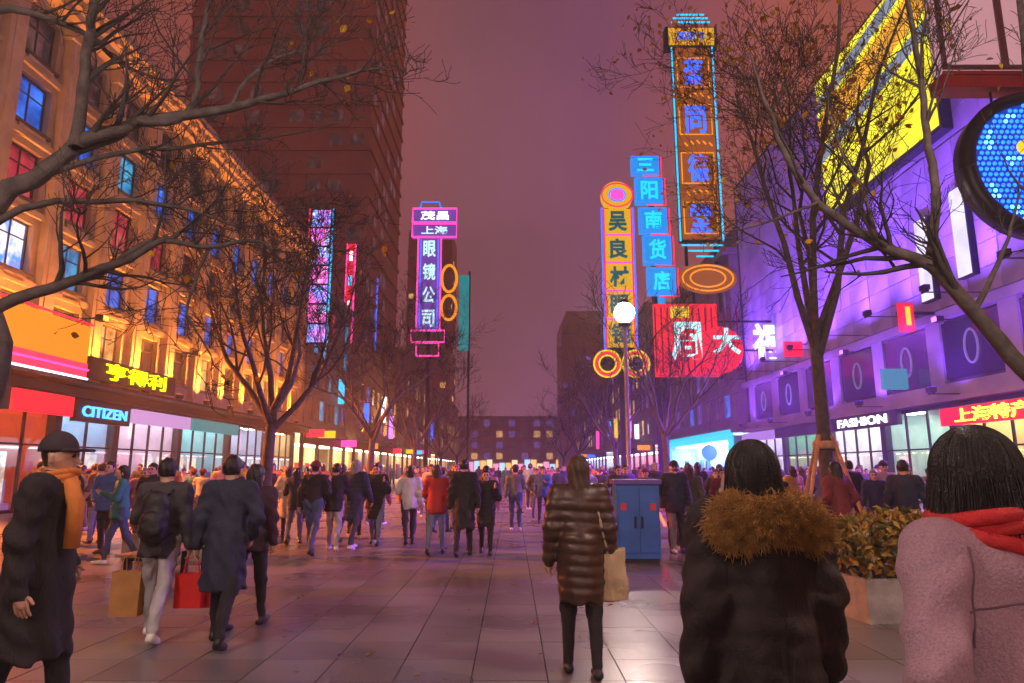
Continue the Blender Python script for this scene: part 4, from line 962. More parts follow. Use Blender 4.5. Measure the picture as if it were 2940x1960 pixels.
std_tree('tall tree holding sparse golden leaves, propped by wooden stakes', 6.45, 14.2, 13.5, 11, leaves=1500, stakes=True, spread=.5)
t2 = std_tree('bare tree whose trunk stands behind the dark coated couple', -6.0, 17.0, 9.5, 12, leaves=60, lsize=.12)
std_tree('bare tree forking low before the teal and white shops', -6.0, 29.5, 10.0, 13)
t4 = std_tree('small bare tree between the lamp and the pink neon sign', -6.2, 44, 9.5, 14, maxlev=3, minr=.01)
std_tree('bare tree far down the row by the shop house', -6.2, 60, 9, 15, shared=t4)
std_tree('bare tree farthest down the row by the arcade', -6.2, 78, 9, 16, shared=t4)
std_tree('bare tree rising in front of the red jewellery sign', 6.9, 31, 9.0, 17, shared=t4)
std_tree('bare tree before the cyan outlined entrance', 6.3, 42, 9, 18, shared=t4)
std_tree('slim bare tree past the cyan outlined entrance', 6.4, 66, 9, 19, shared=t4)
std_tree('last bare tree of the row beside the hotel', 6.4, 86, 9, 20, shared=t4)

ll = MB(); rn = random.Random(8)
for _ in range(130):
    X, Y = rn.uniform(-7, 7), rn.uniform(3.6, 24); a = rn.uniform(0, 6.28); s = rn.uniform(.045, .09); ca, sa = math.cos(a)*s, math.sin(a)*s
    for k in (-1, 1):
        ll.quad(*[(X+px*ca-py*sa, Y+px*sa+py*ca, .006+pz*s*rn.uniform(.3, 1)) for px, py, pz in ((0,-.5,0),(k*.34,-.12,.2),(k*.26,.2,.25),(0,.5,.1))], mi=rn.randrange(2))
ll.obj('leaf_litter', [M_leafgold, M_leafrust], kind='stuff')
# ------------------------------------------------------------------ people: one continuous skin grown round a posed skeleton
def surfnet(fn, lo, hi, h):
    lo = np.array(lo); hi = np.array(hi); n = np.maximum(2, np.ceil((hi-lo)/h).astype(int)+1)
    ax = [lo[i]+h*np.arange(n[i]) for i in range(3)]
    Gd = np.stack(np.meshgrid(*ax, indexing='ij'), -1); V = fn(Gd.reshape(-1, 3)).reshape(n)
    ins = V < 0; c = [slice(0, -1), slice(1, None)]
    acc = np.zeros(tuple(n-1)+(3,)); cnt = np.zeros(tuple(n-1))
    corners = [(i, j, k) for i in (0,1) for j in (0,1) for k in (0,1)]
    for a in corners:
        for axis in range(3):
            if a[axis]: continue
            b = list(a); b[axis] = 1
            va = V[c[a[0]], c[a[1]], c[a[2]]]; vb = V[c[b[0]], c[b[1]], c[b[2]]]
            cr = (va < 0) != (vb < 0); t = np.where(cr, va/np.where(cr, va-vb, 1), 0)
            off = np.zeros(acc.shape); off[...] = a; off[..., axis] += t
            acc += np.where(cr[..., None], off, 0); cnt += cr
    act = cnt > 0; idx = -np.ones(cnt.shape, int); idx[act] = np.arange(act.sum())
    cell = np.argwhere(act); verts = lo + h*(cell + acc[act]/cnt[act][:, None])
    quads = []
    for axis in range(3):
        u, v = [(1,2),(2,0),(0,1)][axis]
        sl0 = [slice(1,-1)]*3; sl0[axis] = slice(0,-1); sl1 = [slice(1,-1)]*3; sl1[axis] = slice(1,None)
        A = ins[tuple(sl0)]; B = ins[tuple(sl1)]
        for flip, cond in ((False, A & ~B), (True, ~A & B)):
            e = np.argwhere(cond)
            if not len(e): continue
            e = e + np.array([0 if i == axis else 1 for i in range(3)])
            def at(du, dv):
                q = e.copy(); q[:, u] += du; q[:, v] += dv; return idx[q[:,0], q[:,1], q[:,2]]
            q = np.stack([at(-1,-1), at(0,-1), at(0,0), at(-1,0)], 1)
            quads.append(q[:, ::-1] if flip else q)
    return verts, np.concatenate(quads) if quads else np.zeros((0,4), int)
def capd(p, a, b, ra, rb, s=(1,1,1)):
    s = np.array(s); a = np.array(a)*s; b = np.array(b)*s; q = p*s; ba = b-a
    t = np.clip(((q-a)@ba)/max(1e-9, ba@ba), 0, 1); return np.linalg.norm(q-a-t[:, None]*ba, axis=1)-(ra+(rb-ra)*t)
def smin(a, b, k):
    h = np.clip(.5+.5*(b-a)/k, 0, 1); return b+(a-b)*h-k*h*(1-h)
SKIN, TOP, BOT, SHOE, DARK, LIP, TRIM = range(7)
def pose(stride=.5, arms=('swing','swing'), lean=0.0, sit=False):
    J = {}; hz = .93
    for s, sg, nm in ((-1, 1, 'L'), (1, -1, 'R')):
        a = R(23)*stride*sg; hip = Vector((s*.095, 0, hz)); knee = hip+Vector((s*.005, math.sin(a)*.44, -math.cos(a)*.44))
        b = a-R(6+22*max(0, -stride*sg if stride*sg < 0 else 0)) if a < 0 else a-R(8)
        if a < 0: b = a-R(18*abs(stride))
        ank = knee+Vector((s*.005, math.sin(b)*.43, -math.cos(b)*.43)); J[nm] = [hip, knee, ank, b]
    mz = min(J['L'][2].z, J['R'][2].z)-.075
    for nm in 'LR':
        for q in range(3): J[nm][q] = J[nm][q]-Vector((0,0,mz))
    up = -mz; J['up'] = up
    for s, sg, nm, ar in ((-1, -1, 'aL', arms[0]), (1, 1, 'aR', arms[1])):
        sh = Vector((s*.185, lean*.45, 1.425+up))
        if ar == 'swing':
            a = R(20)*stride*sg; el = sh+Vector((s*.06, math.sin(a)*.28, -math.cos(a)*.28)); a2 = a+R(18); wr = el+Vector((s*.015, math.sin(a2)*.25, -math.cos(a2)*.25))
        elif ar == 'hang': el = sh+Vector((s*.05, -.03, -.29)); wr = el+Vector((s*.02, .05, -.25))
        elif ar == 'phone': el = sh+Vector((s*.07, .08, -.27)); wr = el+Vector((-s*.12, .2, .09))
        elif ar == 'pocket': el = sh+Vector((s*.11, -.08, -.27)); wr = el+Vector((-s*.07, .12, -.19))
        elif ar == 'strap': el = sh+Vector((s*.08, .05, -.28)); wr = el+Vector((-s*.05, .15, .19))
        elif ar == 'out': el = sh+Vector((s*.15, .02, -.24)); wr = el+Vector((s*.10, .1, -.2))
        J[nm] = [sh, el, wr]
    J['lean'] = lean; return J
def person_mesh(J, style, h=.024, quilt=0.0, hair='short', fem=False, hh=.0115, fingers=True, turn=0.0):
    """returns body (verts, faces, mats) and hair mesh arrays; faces +y, feet on z=0"""
    up = J['up']; ln = J['lean']; z = lambda v: v+up
    prim = []
    def add(m, a, b, ra, rb, s=(1,1,1), k=.03, hem=None): prim.append((m, tuple(a), tuple(b), ra, rb, s, k, hem))
    pad = {'jacket': .022, 'puffer': .03, 'long': .03, 'fur': .05, 'sweater': .008}[style]
    sw = .93 if fem else 1.0; shx = .165*sw
    # torso
    add(TOP, (0,0,z(.98)), (0,ln*.1,z(1.12)), .145+pad, .135+pad, (1,1.32,1), .05)
    add(TOP, (0,ln*.12,z(1.12)), (0,ln*.35,z(1.33)), .135+pad, .155+pad, (1,1.38,1), .05)
    add(TOP, (-.11*sw,ln*.42,z(1.39)), (.11*sw,ln*.42,z(1.39)), .075+pad*.7, .075+pad*.7, (1,1.1,1), .06)
    add(BOT, (-.06,0,z(.95)), (.06,0,z(.95)), .125, .125, (1,1.1,1), .05)
    if style in ('long', 'fur') or (style == 'puffer' and fem):
        zb = {'long': .50, 'fur': .46, 'puffer': .56}[style]
        add(TOP, (0,0,z(1.02)), (0,-.01,z(zb)), .15+pad*.8, (.19 if style != 'puffer' else .165)+pad*.5, (1,1.02,1), .035, z(zb))
    elif style != 'sweater': add(TOP, (0,0,z(1.0)), (0,0,z(.80)), .15+pad, .165+pad, (1,1.12,1), .03, z(.80))
    for nm in 'LR':
        hip, kn, an, b = J[nm]
        add(BOT, hip, kn, .092, .066, k=.03); add(BOT, kn, an+Vector((0,0,.03)), .064, .05 if not fem else .042, k=.03)
        fd = Vector((0, math.cos(b*.6), math.sin(min(0, b)*1.0))); fd.normalize()
        heel = an+Vector((0,-.03,-.035)); toe = heel+fd*.2
        toe.z = max(toe.z, .03)
        add(SHOE, heel, toe, .042, .036, k=.02)
    for nm in ('aL', 'aR'):
        sh, el, wr = J[nm]
        add(TOP, sh, el, .056+pad*.8, .046+pad*.7, k=.045); add(TOP, el, wr, .046+pad*.7, .036+pad*.5, k=.03)
        d = (wr-el).normalized(); add(SKIN, wr, wr+d*.085, .028, .024, (1,1,1), .012)
    if style == 'fur': add(TOP, (0,ln*.5-.12,z(1.28)), (0,ln*.5-.12,z(1.2)), .10, .08, (1,1.3,1), .03)
    hc = Vector((0, ln*.6+.015, z(1.595)))
    add(SKIN, (0,ln*.45,z(1.42)), hc-Vector((0,0,.06)), .055, .052, k=.03)
    if style == 'fur': add(TRIM, (-.12,ln*.5-.06,z(1.42)), (.12,ln*.5-.06,z(1.42)), .115, .115, (1,1,1.2), .04); add(TRIM, (0,ln*.5-.09,z(1.45)), (0,ln*.5-.11,z(1.47)), .13, .13, (1,1,1.3), .04)
    def dist(p, only=None):
        d = np.full(len(p), 9.0)
        for m, a, b, ra, rb, s, k, hem in prim:
            q = capd(p, a, b, ra, rb, s)/max(s)
            if hem is not None: q = np.maximum(q, hem+.012*np.sin(5*np.arctan2(p[:,0], p[:,1]))-p[:,2])
            d = smin(d, q, k if hem is None else .02)
        return d
    def field(p):
        d = dist(p)
        tz = p[:, 2]-up
        if quilt > 0:
            w = np.clip((tz-.58)/.05, 0, 1)*np.clip((1.40-tz)/.05, 0, 1); d = d-quilt*np.abs(np.sin(tz*math.pi/.085+.3*np.sin(p[:,0]*9)))*w
        ph = np.arctan2(p[:,0], p[:,1]+.02); cl = np.clip((1.44-tz)/.06, 0, 1)*(.35 if quilt > .01 else 1)
        d = d+cl*(.0055*np.sin(p[:,2]*31+3*np.sin(p[:,0]*17)+p[:,1]*13)*np.sin(p[:,0]*23+p[:,2]*9)
            +.008*np.sin(7*ph+2.4*np.sin(tz*5)+p[:,0]*6)*np.clip((1.12-tz)/.3, 0, 1)*(tz > .3)
            +.0065*np.sin(tz*46+p[:,0]*30*np.sign(p[:,0])+4*np.sin(p[:,1]*9))*(np.abs(p[:,0]) > .17)
            +.004*np.sin(tz*24-np.abs(p[:,0])*38+p[:,1]*15))
        if style == 'fur': d = d-.02*np.sin(p[:,0]*95)*np.sin(p[:,1]*90+2)*np.sin(p[:,2]*85)*np.clip(1-np.abs(tz-1.45)/.16, 0, 1)
        return np.maximum(d, -(p[:,2]-.002))
    allp = np.array([q for pr in prim for q in (pr[1], pr[2])]); lo = allp.min(0)-.26; hi = allp.max(0)+.26; lo[2] = -.03; hi[2] = z(1.53)
    V, Q = surfnet(field, lo, hi, h)
    cen = V[Q].mean(1)
    D = np.stack([np.maximum(capd(cen, pr[1], pr[2], pr[3], pr[4], pr[5])/max(pr[5]), (pr[7]-.02-cen[:,2])*3 if pr[7] is not None else -9) for pr in prim]); lab = np.array([pr[0] for pr in prim])[D.argmin(0)]
    verts = [V]; faces = [Q]; labs = [lab]; nv = len(V)
    # head with a face, finer
    ct, st = math.cos(turn), math.sin(turn)
    def hloc(p):
        q = p-np.array(hc); x = q[:,0]*ct+q[:,1]*st; y = -q[:,0]*st+q[:,1]*ct; return np.stack([x, y, q[:,2]], 1)
    def headf(p):
        q = hloc(p)
        d = capd(q, (0,-.012,.03), (0,-.006,.02), .092, .09, (1.18,1,.92))/1.18
        d = smin(d, capd(q, (0,.012,-.03), (0,.03,-.085), .066, .038, (1,1,1)), .04)
        d = smin(d, capd(q, (0,.088,-.005), (0,.104,-.035), .009, .015), .014)
        for s in (-1, 1):
            d = smin(d, capd(q, (s*.083,-.01,.005), (s*.086,-.015,-.03), .016, .012), .01)
            d = smin(d, capd(q, (s*.018,.086,.024), (s*.05,.072,.026), .009, .008), .012)
            d = np.maximum(d, -(capd(q, (s*.031,.098,.004), (s*.032,.098,.004), .013, .013)))
            d = np.minimum(d, capd(q, (s*.031,.078,.004), (s*.032,.078,.004), .0125, .0125))
        d = smin(d, capd(q, (-.018,.083,-.06), (.018,.083,-.06), .008, .008), .012)
        d = smin(d, capd(p-np.array(hc), (0,-.02,-.05), (0,-.03,-.16), .056, .058), .02)
        return d
    V2, Q2 = surfnet(headf, np.array(hc)-.17, np.array(hc)+.17, hh)
    c2 = hloc(V2[Q2].mean(1)); l2 = np.full(len(Q2), SKIN)
    for s in (-1, 1):
        l2[np.linalg.norm(c2-np.array([s*.031,.088,.004]), axis=1) < .0135] = DARK
        l2[capd(c2, (s*.016,.094,.031), (s*.05,.078,.032), .009, .007) < 0] = DARK
    if hair in ('cap', 'beanie'): l2[(c2[:,2] > -.06) & (c2[:,1] < -.034)] = DARK; l2[(c2[:,2] > .02) & (c2[:,1] < .02)] = DARK
    l2[capd(c2, (-.02,.086,-.06), (.02,.086,-.06), .012, .012) < 0] = LIP
    verts.append(V2); faces.append(Q2+nv); labs.append(l2); nv += len(V2)
    # fingers
    if fingers:
        fb = MB()
        for nm, s in (('aL', -1), ('aR', 1)):
            sh, el, wr = J[nm]; d = (wr-el).normalized(); side = Vector((0,1,0)); side = (side-d*side.dot(d)).normalized(); nrm = d.cross(side)*(s)
            base = wr+d*.075
            for q, (o_, l_) in enumerate(((-.027,.055),(-.009,.066),(.009,.07),(.027,.062))):
                p0 = base+side*o_; p1 = p0+d*l_*.55-nrm*.008; p2 = p1+d*l_*.4-nrm*.026; fb.tube([p0-d*.02, p0, p1, p2], [.0105,.0105,.0095,.007], 6)
            p0 = wr+d*.03+side*.024; fb.tube([p0-side*.01, p0+side*.02+d*.02, p0+side*.03+d*.052-nrm*.012], [.012,.011,.008], 6)
        fv = np.array([tuple(v) for v in fb.v]); quad = [f for f in fb.f if len(f) == 4]
        verts.append(fv); faces.append(np.array(quad)+nv); labs.append(np.full(len(quad), SKIN)); nv += len(fv)
    body = (np.concatenate(verts), np.concatenate(faces), np.concatenate(labs))
    # hair
    def hairf(p):
        q = hloc(p); n = .006*np.sin(q[:,0]*120+q[:,2]*25)*np.sin(q[:,1]*40)
        r_ = .104 if hair in ('short', 'bob', 'long') else .106
        d = capd(q, (0,-.016,.036), (0,-.014,.024), r_, r_-.004, (1.14,1,.93))/1.14
        if hair == 'cap':
            d = np.maximum(d, .028-q[:,2]); d = np.minimum(d, np.maximum(capd(q, (-.03,.09,.04), (.03,.09,.04), .065, .065, (1,.8,1)), np.abs(q[:,2]-.036)-.009))
            return d
        if hair == 'beanie':
            d = np.maximum(d-.006-.004*np.abs(np.sin(np.arctan2(q[:,0], q[:,1])*14)), .03-q[:,2]); return d
        d = d+n
        face = np.maximum(np.maximum(.03-q[:,1], q[:,2]-.066+.25*np.abs(q[:,0])), np.abs(q[:,0])-.085)   # cut out the face
        d = np.maximum(d, -face)
        if hair == 'short': d = np.maximum(d, -.045-q[:,2]+.3*np.maximum(0, q[:,1]))
        else:
            b = capd(q, (0,-.05,.0), (0,-.085 if hair == 'long' else -.05,-.36 if hair == 'long' else -.13), .092, .095 if hair == 'long' else .085, (1,1.5,1))/1.5
            d = smin(d, b+n*1.6, .03); d = np.maximum(d, -np.maximum(np.maximum(.035-q[:,1], q[:,2]-.06), np.abs(q[:,0])-.08))
        return d
    HV, HQ = surfnet(hairf, np.array(hc)-np.array([.17,.22,.46 if hair == 'long' else .26]), np.array(hc)+.18, hh if hair != 'long' else hh*1.15)
    return body, (HV, HQ), hc
def np_mesh(name, V, Q, lab=None, nm=1):
    me = bpy.data.meshes.new(name); me.from_pydata(V.tolist(), [], Q.tolist())
    for _ in range(nm): me.materials.append(None)
    if lab is not None: me.polygons.foreach_set('material_index', lab.astype(np.int32))
    me.polygons.foreach_set('use_smooth', np.ones(len(Q), bool)); me.update(); return me
def cloth(name, col, r=.8):
    new = ('cloth_'+name) not in MATS; m = mat('cloth_'+name, col, r, .22, 5, .3, 190)
    if new:                                      # creases on top of the weave
        nt = m.node_tree; t = nt.nodes.new('ShaderNodeTexCoord'); n = nt.nodes.new('ShaderNodeTexNoise')
        n.inputs['Scale'].default_value = 7; n.inputs['Detail'].default_value = 5; n.inputs['Distortion'].default_value = 1.6
        mp = nt.nodes.new('ShaderNodeMapping'); mp.inputs['Scale'].default_value = (1.5, 1.5, .7); nt.links.new(t.outputs['Object'], mp.inputs[0]); nt.links.new(mp.outputs[0], n.inputs['Vector'])
        old = [x for x in nt.nodes if x.type == 'BUMP'][0]; bp = nt.nodes.new('ShaderNodeBump'); bp.inputs['Strength'].default_value = .55; bp.inputs['Distance'].default_value = .035
        nt.links.new(n.outputs['Fac'], bp.inputs['Height']); nt.links.new(bp.outputs[0], old.inputs['Normal'])
    return m
SKINM = [mat('skin_a', (.52,.31,.22), .5, .1, 20), mat('skin_b', (.44,.26,.18), .5, .1, 20)]
EYEM = mat('eye_dark', (.02,.015,.012), .3, 0); LIPM = mat('lip', (.38,.14,.12), .45, 0)
HAIRM = [mat('hair_black', (.012,.010,.010), .4, .3, 30, .4, 120), mat('hair_brown', (.05,.028,.016), .45, .3, 30, .4, 120), mat('hair_grey', (.2,.19,.18), .5, .3, 30)]
SHOEM = [mat('shoe_black', (.015,.015,.016), .4, .1), mat('shoe_white', (.7,.69,.66), .5, .1)]
def put_person(tmpl, label, x, y, face, top, bot, height=1.0, skin=0, hairm=0, shoe=0, trim=None, group='people walking along the street', hat=None):
    """face = heading in degrees, 0 walks away down the street, 180 comes toward the camera"""
    bm, hm, hc, hname = tmpl
    t = thing('person', label, 'person', (x, y, 0), R(face), group); t.scale = (height, height, height)
    o = link('body', bm, t)
    for i, m in enumerate((SKINM[skin], top, bot, SHOEM[shoe], EYEM, LIPM, trim or top)):
        o.material_slots[i].link = 'OBJECT'; o.material_slots[i].material = m
    hobj = link(hname, hm, t); hobj.material_slots[0].link = 'OBJECT'; hobj.material_slots[0].material = hat or HAIRM[hairm]
    return t
def template(**k):
    ps = pose(k.pop('stride', .6), k.pop('arms', ('swing','swing')), k.pop('lean', .03)); hair = k.get('hair', 'short')
    body, hr, hc = person_mesh(ps, **k)
    hname = {'cap': 'cap', 'beanie': 'knit_hat'}.get(hair, 'hair')
    return (np_mesh('body', body[0], body[1], body[2], 7), np_mesh(hname, hr[0], hr[1]), hc, hname), ps
def strands(parent, hc, length, n, seed, rmat, lift=.008):
    rn = random.Random(seed); mb = MB(); c0 = Vector(hc)+Vector((0,-.014,.03))
    for _ in range(n):
        az = rn.uniform(-2.5, 2.5); dx, dy = math.sin(az), -math.cos(az)
        top = rn.uniform(.0, .35); rr_ = .103+lift+rn.uniform(-.004, .006); end = rn.uniform(1.55, 1.95) if length > 0 else rn.uniform(1.3, 1.8)
        pts = []
        for k in range(8):
            th = top+(end-top)*k/7; pts.append(c0+Vector((dx*math.sin(th)*rr_*.9, dy*math.sin(th)*rr_*1.02, math.cos(th)*rr_*1.08)))
        sway = rn.uniform(-.02, .02); L_ = length*rn.uniform(.75, 1.08)
        for k in range(1, 6): pts.append(pts[7]+Vector((dx*.006*k+sway*k/5-pts[7].x*.06*k+Vector(hc).x*.06*k, dy*.004*k, -L_*k/5)))
        mb.tube(pts, [.0017]*len(pts), 3, cap=False)
    o = mb.obj('hair_strands', rmat, parent, True, kind='stuff'); return o
def seams(parent, me, m, lines):
    from mathutils.bvhtree import BVHTree
    bv = BVHTree.FromPolygons([v.co for v in me.vertices], [tuple(p.vertices) for p in me.polygons])
    for ln_ in lines:
        pts = []
        for x_, z_ in ln_:
            h_ = bv.ray_cast(Vector((x_, -1.2, z_)), Vector((0, 1, 0)))
            if h_[0] is not None: pts.append(h_[0]+Vector((0, -.001, 0)))
        if len(pts) > 2: b = MB(); b.tube(pts, .003, 5, cap=False); b.obj('seam', m, parent, True)
def bag(parent, x, y, z, w, d, hgt, m, name='shopping_bag', handle=.16, label=None):
    b = MB(); n = len(b.v)
    b.v += [(-w/2,-d/2,0),(w/2,-d/2,0),(w/2,d/2,0),(-w/2,d/2,0),(-w/2*1.04,-d/2,hgt),(w/2*1.04,-d/2,hgt),(w/2*1.04,d/2,hgt),(-w/2*1.04,d/2,hgt),(0-w/2*.98,0-d*.1,hgt*.5),(w/2*.98,-d*.1,hgt*.5)]
    for f in ((0,3,2,1),(0,1,5,4),(1,2,6,5),(2,3,7,6),(3,0,4,7)): b.f.append(f); b.m.append(0)
    t = thing(name, label, 'bag', (x, y, z), 0)
    o = b.obj('bag_body', m, t)
    for s in (-1, 1):
        h_ = MB(); h_.tube([(-w*.22, s*d*.45, hgt), (-w*.2, s*d*.2, hgt+handle*.8), (0, 0, hgt+handle), (w*.2, s*d*.2, hgt+handle*.8), (w*.22, s*d*.45, hgt)], .006, 5, cap=False); h_.obj('handle', m, t)
    return t
K = {n: cloth(n, c) for n, c in dict(black=(.014,.014,.016), navy=(.018,.024,.05), charcoal=(.045,.045,.05), grey=(.16,.16,.165), white=(.62,.61,.6), cream=(.5,.44,.34), tan=(.32,.2,.1), brown=(.10,.05,.028), olive=(.07,.075,.04), maroon=(.14,.02,.025), red=(.42,.03,.03), orange=(.5,.17,.03), mustard=(.4,.26,.05), blue=(.04,.1,.32), sky=(.2,.33,.5), teal=(.03,.2,.2), violet=(.12,.06,.24), pink=(.5,.2,.28), denim=(.05,.08,.16), jeans=(.16,.2,.28), lightgrey=(.36,.36,.37), mauve=(.36,.22,.27)).items()}
SHINY = mat('quilted_nylon', (.05,.026,.017), .36, .2, 20, .15, 90)
# ---- the near figures, each from its own pose
T, ps = template(style='puffer', fem=True, hair='long', stride=.35, arms=('hang','hang'), quilt=.011, h=.013)
x, y = G(1672, 1938)
put_person(T, 'person in a long shiny brown quilted coat walking away with a tote', x, y, 0, SHINY, K['black'], .99, hairm=1)
tw = thing('tote_bag', 'pale tan tote bag hanging at the quilted coat walker\'s side', 'bag', (x+.27, y+.0, .56))
V, Q = surfnet(lambda q: np.maximum(np.maximum(np.abs(q[:,0]+.03*(q[:,2]-.2))-.105+.03*(q[:,2]-.2), np.abs(q[:,1])-.055+.07*np.abs(q[:,2]-.18)), np.maximum(q[:,2]-.4-.02*np.sin(q[:,0]*14), -q[:,2]+.9*q[:,0]**2))+.006*np.sin(q[:,2]*22+q[:,0]*18), (-.2,-.12,-.06), (.2,.12,.5), .014)
me = np_mesh('bag_body', V, Q); me.materials[0] = cloth('tote', (.45,.33,.2)); link('bag_body', me, tw)
b = MB(); b.tube([(-.05,-.03,.38),(-.10,-.08,.6),(-.15,-.06,.82),(-.14,.02,.88),(-.1,.06,.7),(-.05,.03,.38)], .012, 6, cap=False); b.obj('strap', cloth('tote_strap', (.4,.3,.2)), tw, True)
# fur hooded walker, close
T, ps = template(style='fur', fem=True, hair='long', stride=.3, arms=('hang','hang'), h=.0135, hh=.009, quilt=.006)
p = P(2165, 1345, 2.75)
t_ = put_person(T, 'person with long black hair in a dark coat with a golden fur hood', p.x, 2.75, 4, cloth('dark_coat', (.018,.013,.014)), K['black'], .985, trim=mat('fur_trim', (.55,.30,.09), .9, .5, 25, 1.0, 160))
strands(t_, T[2], .2, 1500, 1, HAIRM[0])
seams(t_, T[0], mat('seam_dark', (.006,.005,.005), .7, 0), [[(.004*math.sin(q*.7), 1.40+ps['up']-q*.03) for q in range(18)], [(-.2+q*.02, 1.30+ps['up']+.012*math.cos((q-10)*.3)) for q in range(21)], [(-.165-.012*math.sin(q*.25), 1.44+ps['up']-q*.02) for q in range(13)], [(.165+.012*math.sin(q*.25), 1.44+ps['up']-q*.02) for q in range(13)]])
fr_ = MB(); rn = random.Random(3); fp = [q for q in T[0].polygons if q.material_index == TRIM]
for _ in range(5200):
    q = rn.choice(fp); c_ = q.center; d_ = (q.normal+Vector((rn.gauss(0,.5), rn.gauss(0,.5), rn.gauss(-.25,.5)))).normalized(); l_ = rn.uniform(.02, .05)
    fr_.tube([c_-d_*.005, c_+d_*l_*.5, c_+d_*l_+Vector((0,0,-.008))], [.0022, .0018, .0008], 3, cap=False)
fr_.obj('fur_hair', MATS['fur_trim'], t_, True, kind='stuff')
# right edge figure in mauve coat
T, ps = template(style='long', fem=True, hair='bob', stride=.2, arms=('pocket','pocket'), h=.0125, hh=.008, lean=.05, turn=.1)
p = P(2830, 1345, 1.85)
t_ = put_person(T, 'person with dark bobbed hair in a pale mauve coat holding one arm bent', p.x, 1.85, 16, mat('mauve_wool', (.38,.25,.31), .9, .2, 170, .5, 120), K['charcoal'], .985)
strands(t_, T[2], .13, 2600, 2, HAIRM[0])
seams(t_, T[0], mat('seam_mauve', (.16,.10,.13), .8, 0), [[(.004*math.sin(q*.7), 1.40+ps['up']-q*.03) for q in range(18)], [(-.2+q*.02, 1.30+ps['up']+.012*math.cos((q-10)*.3)) for q in range(21)], [(-.165-.012*math.sin(q*.25), 1.44+ps['up']-q*.02) for q in range(13)], [(.165+.012*math.sin(q*.25), 1.44+ps['up']-q*.02) for q in range(13)]])
sc_ = thing('scarf', 'red scarf round the neck of the mauve coated person', 'scarf', (p.x, 1.85, 0), R(16))
b = MB(); up = ps['up']*.985-.05
for q in range(5):
    b.tube([((.125+.012*math.sin(q*2.1+3*a))*math.cos(a), .02+(.11+.012*math.sin(q*2.1+3*a))*math.sin(a), 1.46+up+.018*q+.012*math.sin(2*a+q*1.3)) for a in np.linspace(0, 6.283, 30)], .021, 7, cap=False)
b.tube([(.06,.14,1.48+up),(.075,.2,1.38+up),(.08,.215,1.2+up),(.085,.22,1.05+up)], [.045,.04,.045,.04], 7); b.obj('wrap', cloth('scarf_red', (.5,.025,.03)), sc_, True)
# left edge man in profile
T, ps = template(style='long', hair='cap', stride=.55, arms=('pocket','hang'), h=.0135, hh=.009, lean=.04)
p = P(150, 1345, 4.3)
put_person(T, 'person in a black overcoat and dark cap striding across with an orange scarf', p.x, 4.3, -82, cloth('overcoat', (.013,.01,.012)), K['black'], 1.06, hat=mat('cap_wool', (.03,.02,.03), .8, .2, 20))
sc_ = thing('scarf', 'thick orange scarf on the black overcoat person', 'scarf', (p.x, 4.3, 0), R(-82)); up = ps['up']*1.06
b = MB(); 
for q in range(5): b.tube([((.105+.012*math.sin(q*2.1+3*a))*math.cos(a), .03+(.1+.012*math.sin(q*2.1+3*a))*math.sin(a), 1.52+up+.018*q+.014*math.sin(2*a+q*1.3)) for a in np.linspace(0, 6.283, 30)], .023, 7, cap=False)
b.tube([(.05,.13,1.54+up),(.09,.2,1.4+up),(.09,.2,1.15+up)], [.05,.05,.045], 7); b.obj('wrap', cloth('scarf_orange', (.55,.18,.03)), sc_, True)
# backpack walker with red shopping bags
T, ps = template(style='jacket', hair='short', stride=.75, arms=('strap','hang'), h=.016, hh=.01)
x, y = G(436, 1836)
put_person(T, 'person with a black backpack, dark jacket and pale grey jeans carrying red bags', x, y, 8, K['charcoal'], K['lightgrey'], 1.0, shoe=1)
bp = thing('backpack', 'black backpack on the walker in pale grey jeans', 'backpack', (x, y, 0), R(8))
def blob(mn, mx_, fn, h_): return surfnet(fn, mn, mx_, h_)
zz = 1.18+ps['up']
V, Q = surfnet(lambda q: np.minimum(smin(capd(q, (0,-.24,zz-.14), (0,-.235,zz+.13), .125, .115, (.95,1.35,1)), capd(q, (0,-.33,zz-.12), (0,-.33,zz-.02), .075, .07, (.75,1.3,1)), .03)+.004*np.sin(q[:,2]*60)*np.sin(q[:,0]*40), 9), (-.24,-.5,zz-.4), (.24,-.02,zz+.36), .016)
me = np_mesh('pack', V, Q); me.materials[0] = cloth('pack_nylon', (.012,.012,.014), .5); link('pack', me, bp)
for s in (-1, 1):
    b = MB(); b.tube([(s*.09,-.15,zz+.2),(s*.11,-.03,zz+.265),(s*.115,.1,zz+.2),(s*.11,.16,zz+.03),(s*.13,.05,zz-.16),(s*.12,-.14,zz-.18)], .016, 6, cap=False); b.obj('strap', MATS['cloth_pack_nylon'], bp, True)
wr = ps['aR'][2]; M_bagred = mat('red_paper', (.65,.02,.012), .45, .08, 6); hx, hy = x+math.cos(R(8))*.30, y+.05
bag(None, hx-.0, hy+.02, .28, .26, .1, .32, M_bagred, label='upright red paper shopping bag in the backpack walker\'s hand')
bag(None, hx+.17, hy+.16, .26, .24, .1, .34, mat('red_paper_b', (.6,.035,.02), .45, .08, 6), label='second red paper shopping bag tucked behind the first')
bag(None, x-.33, y+.1, .2, .28, .12, .42, mat('kraft_paper', (.4,.2,.06), .6, .15, 8), label='tall brown paper shopping bag beside the red bags')
# dark coated couple
T1, ps = template(style='long', hair='short', stride=.7, arms=('swing','pocket'), h=.016, hh=.01)
T2, ps = template(style='jacket', fem=True, hair='bob', stride=-.6, arms=('pocket','swing'), h=.016, hh=.01)
x, y = G(628, 1852); put_person(T1, 'person in a long dark navy coat walking away, arm in arm with a companion', x, y, 3, K['navy'], K['black'], 1.01)
x, y = G(704, 1800); put_person(T2, 'person with bobbed hair in a dark plum jacket close beside the navy coat', x, y, -4, cloth('plum', (.05,.02,.04)), K['black'], .96)
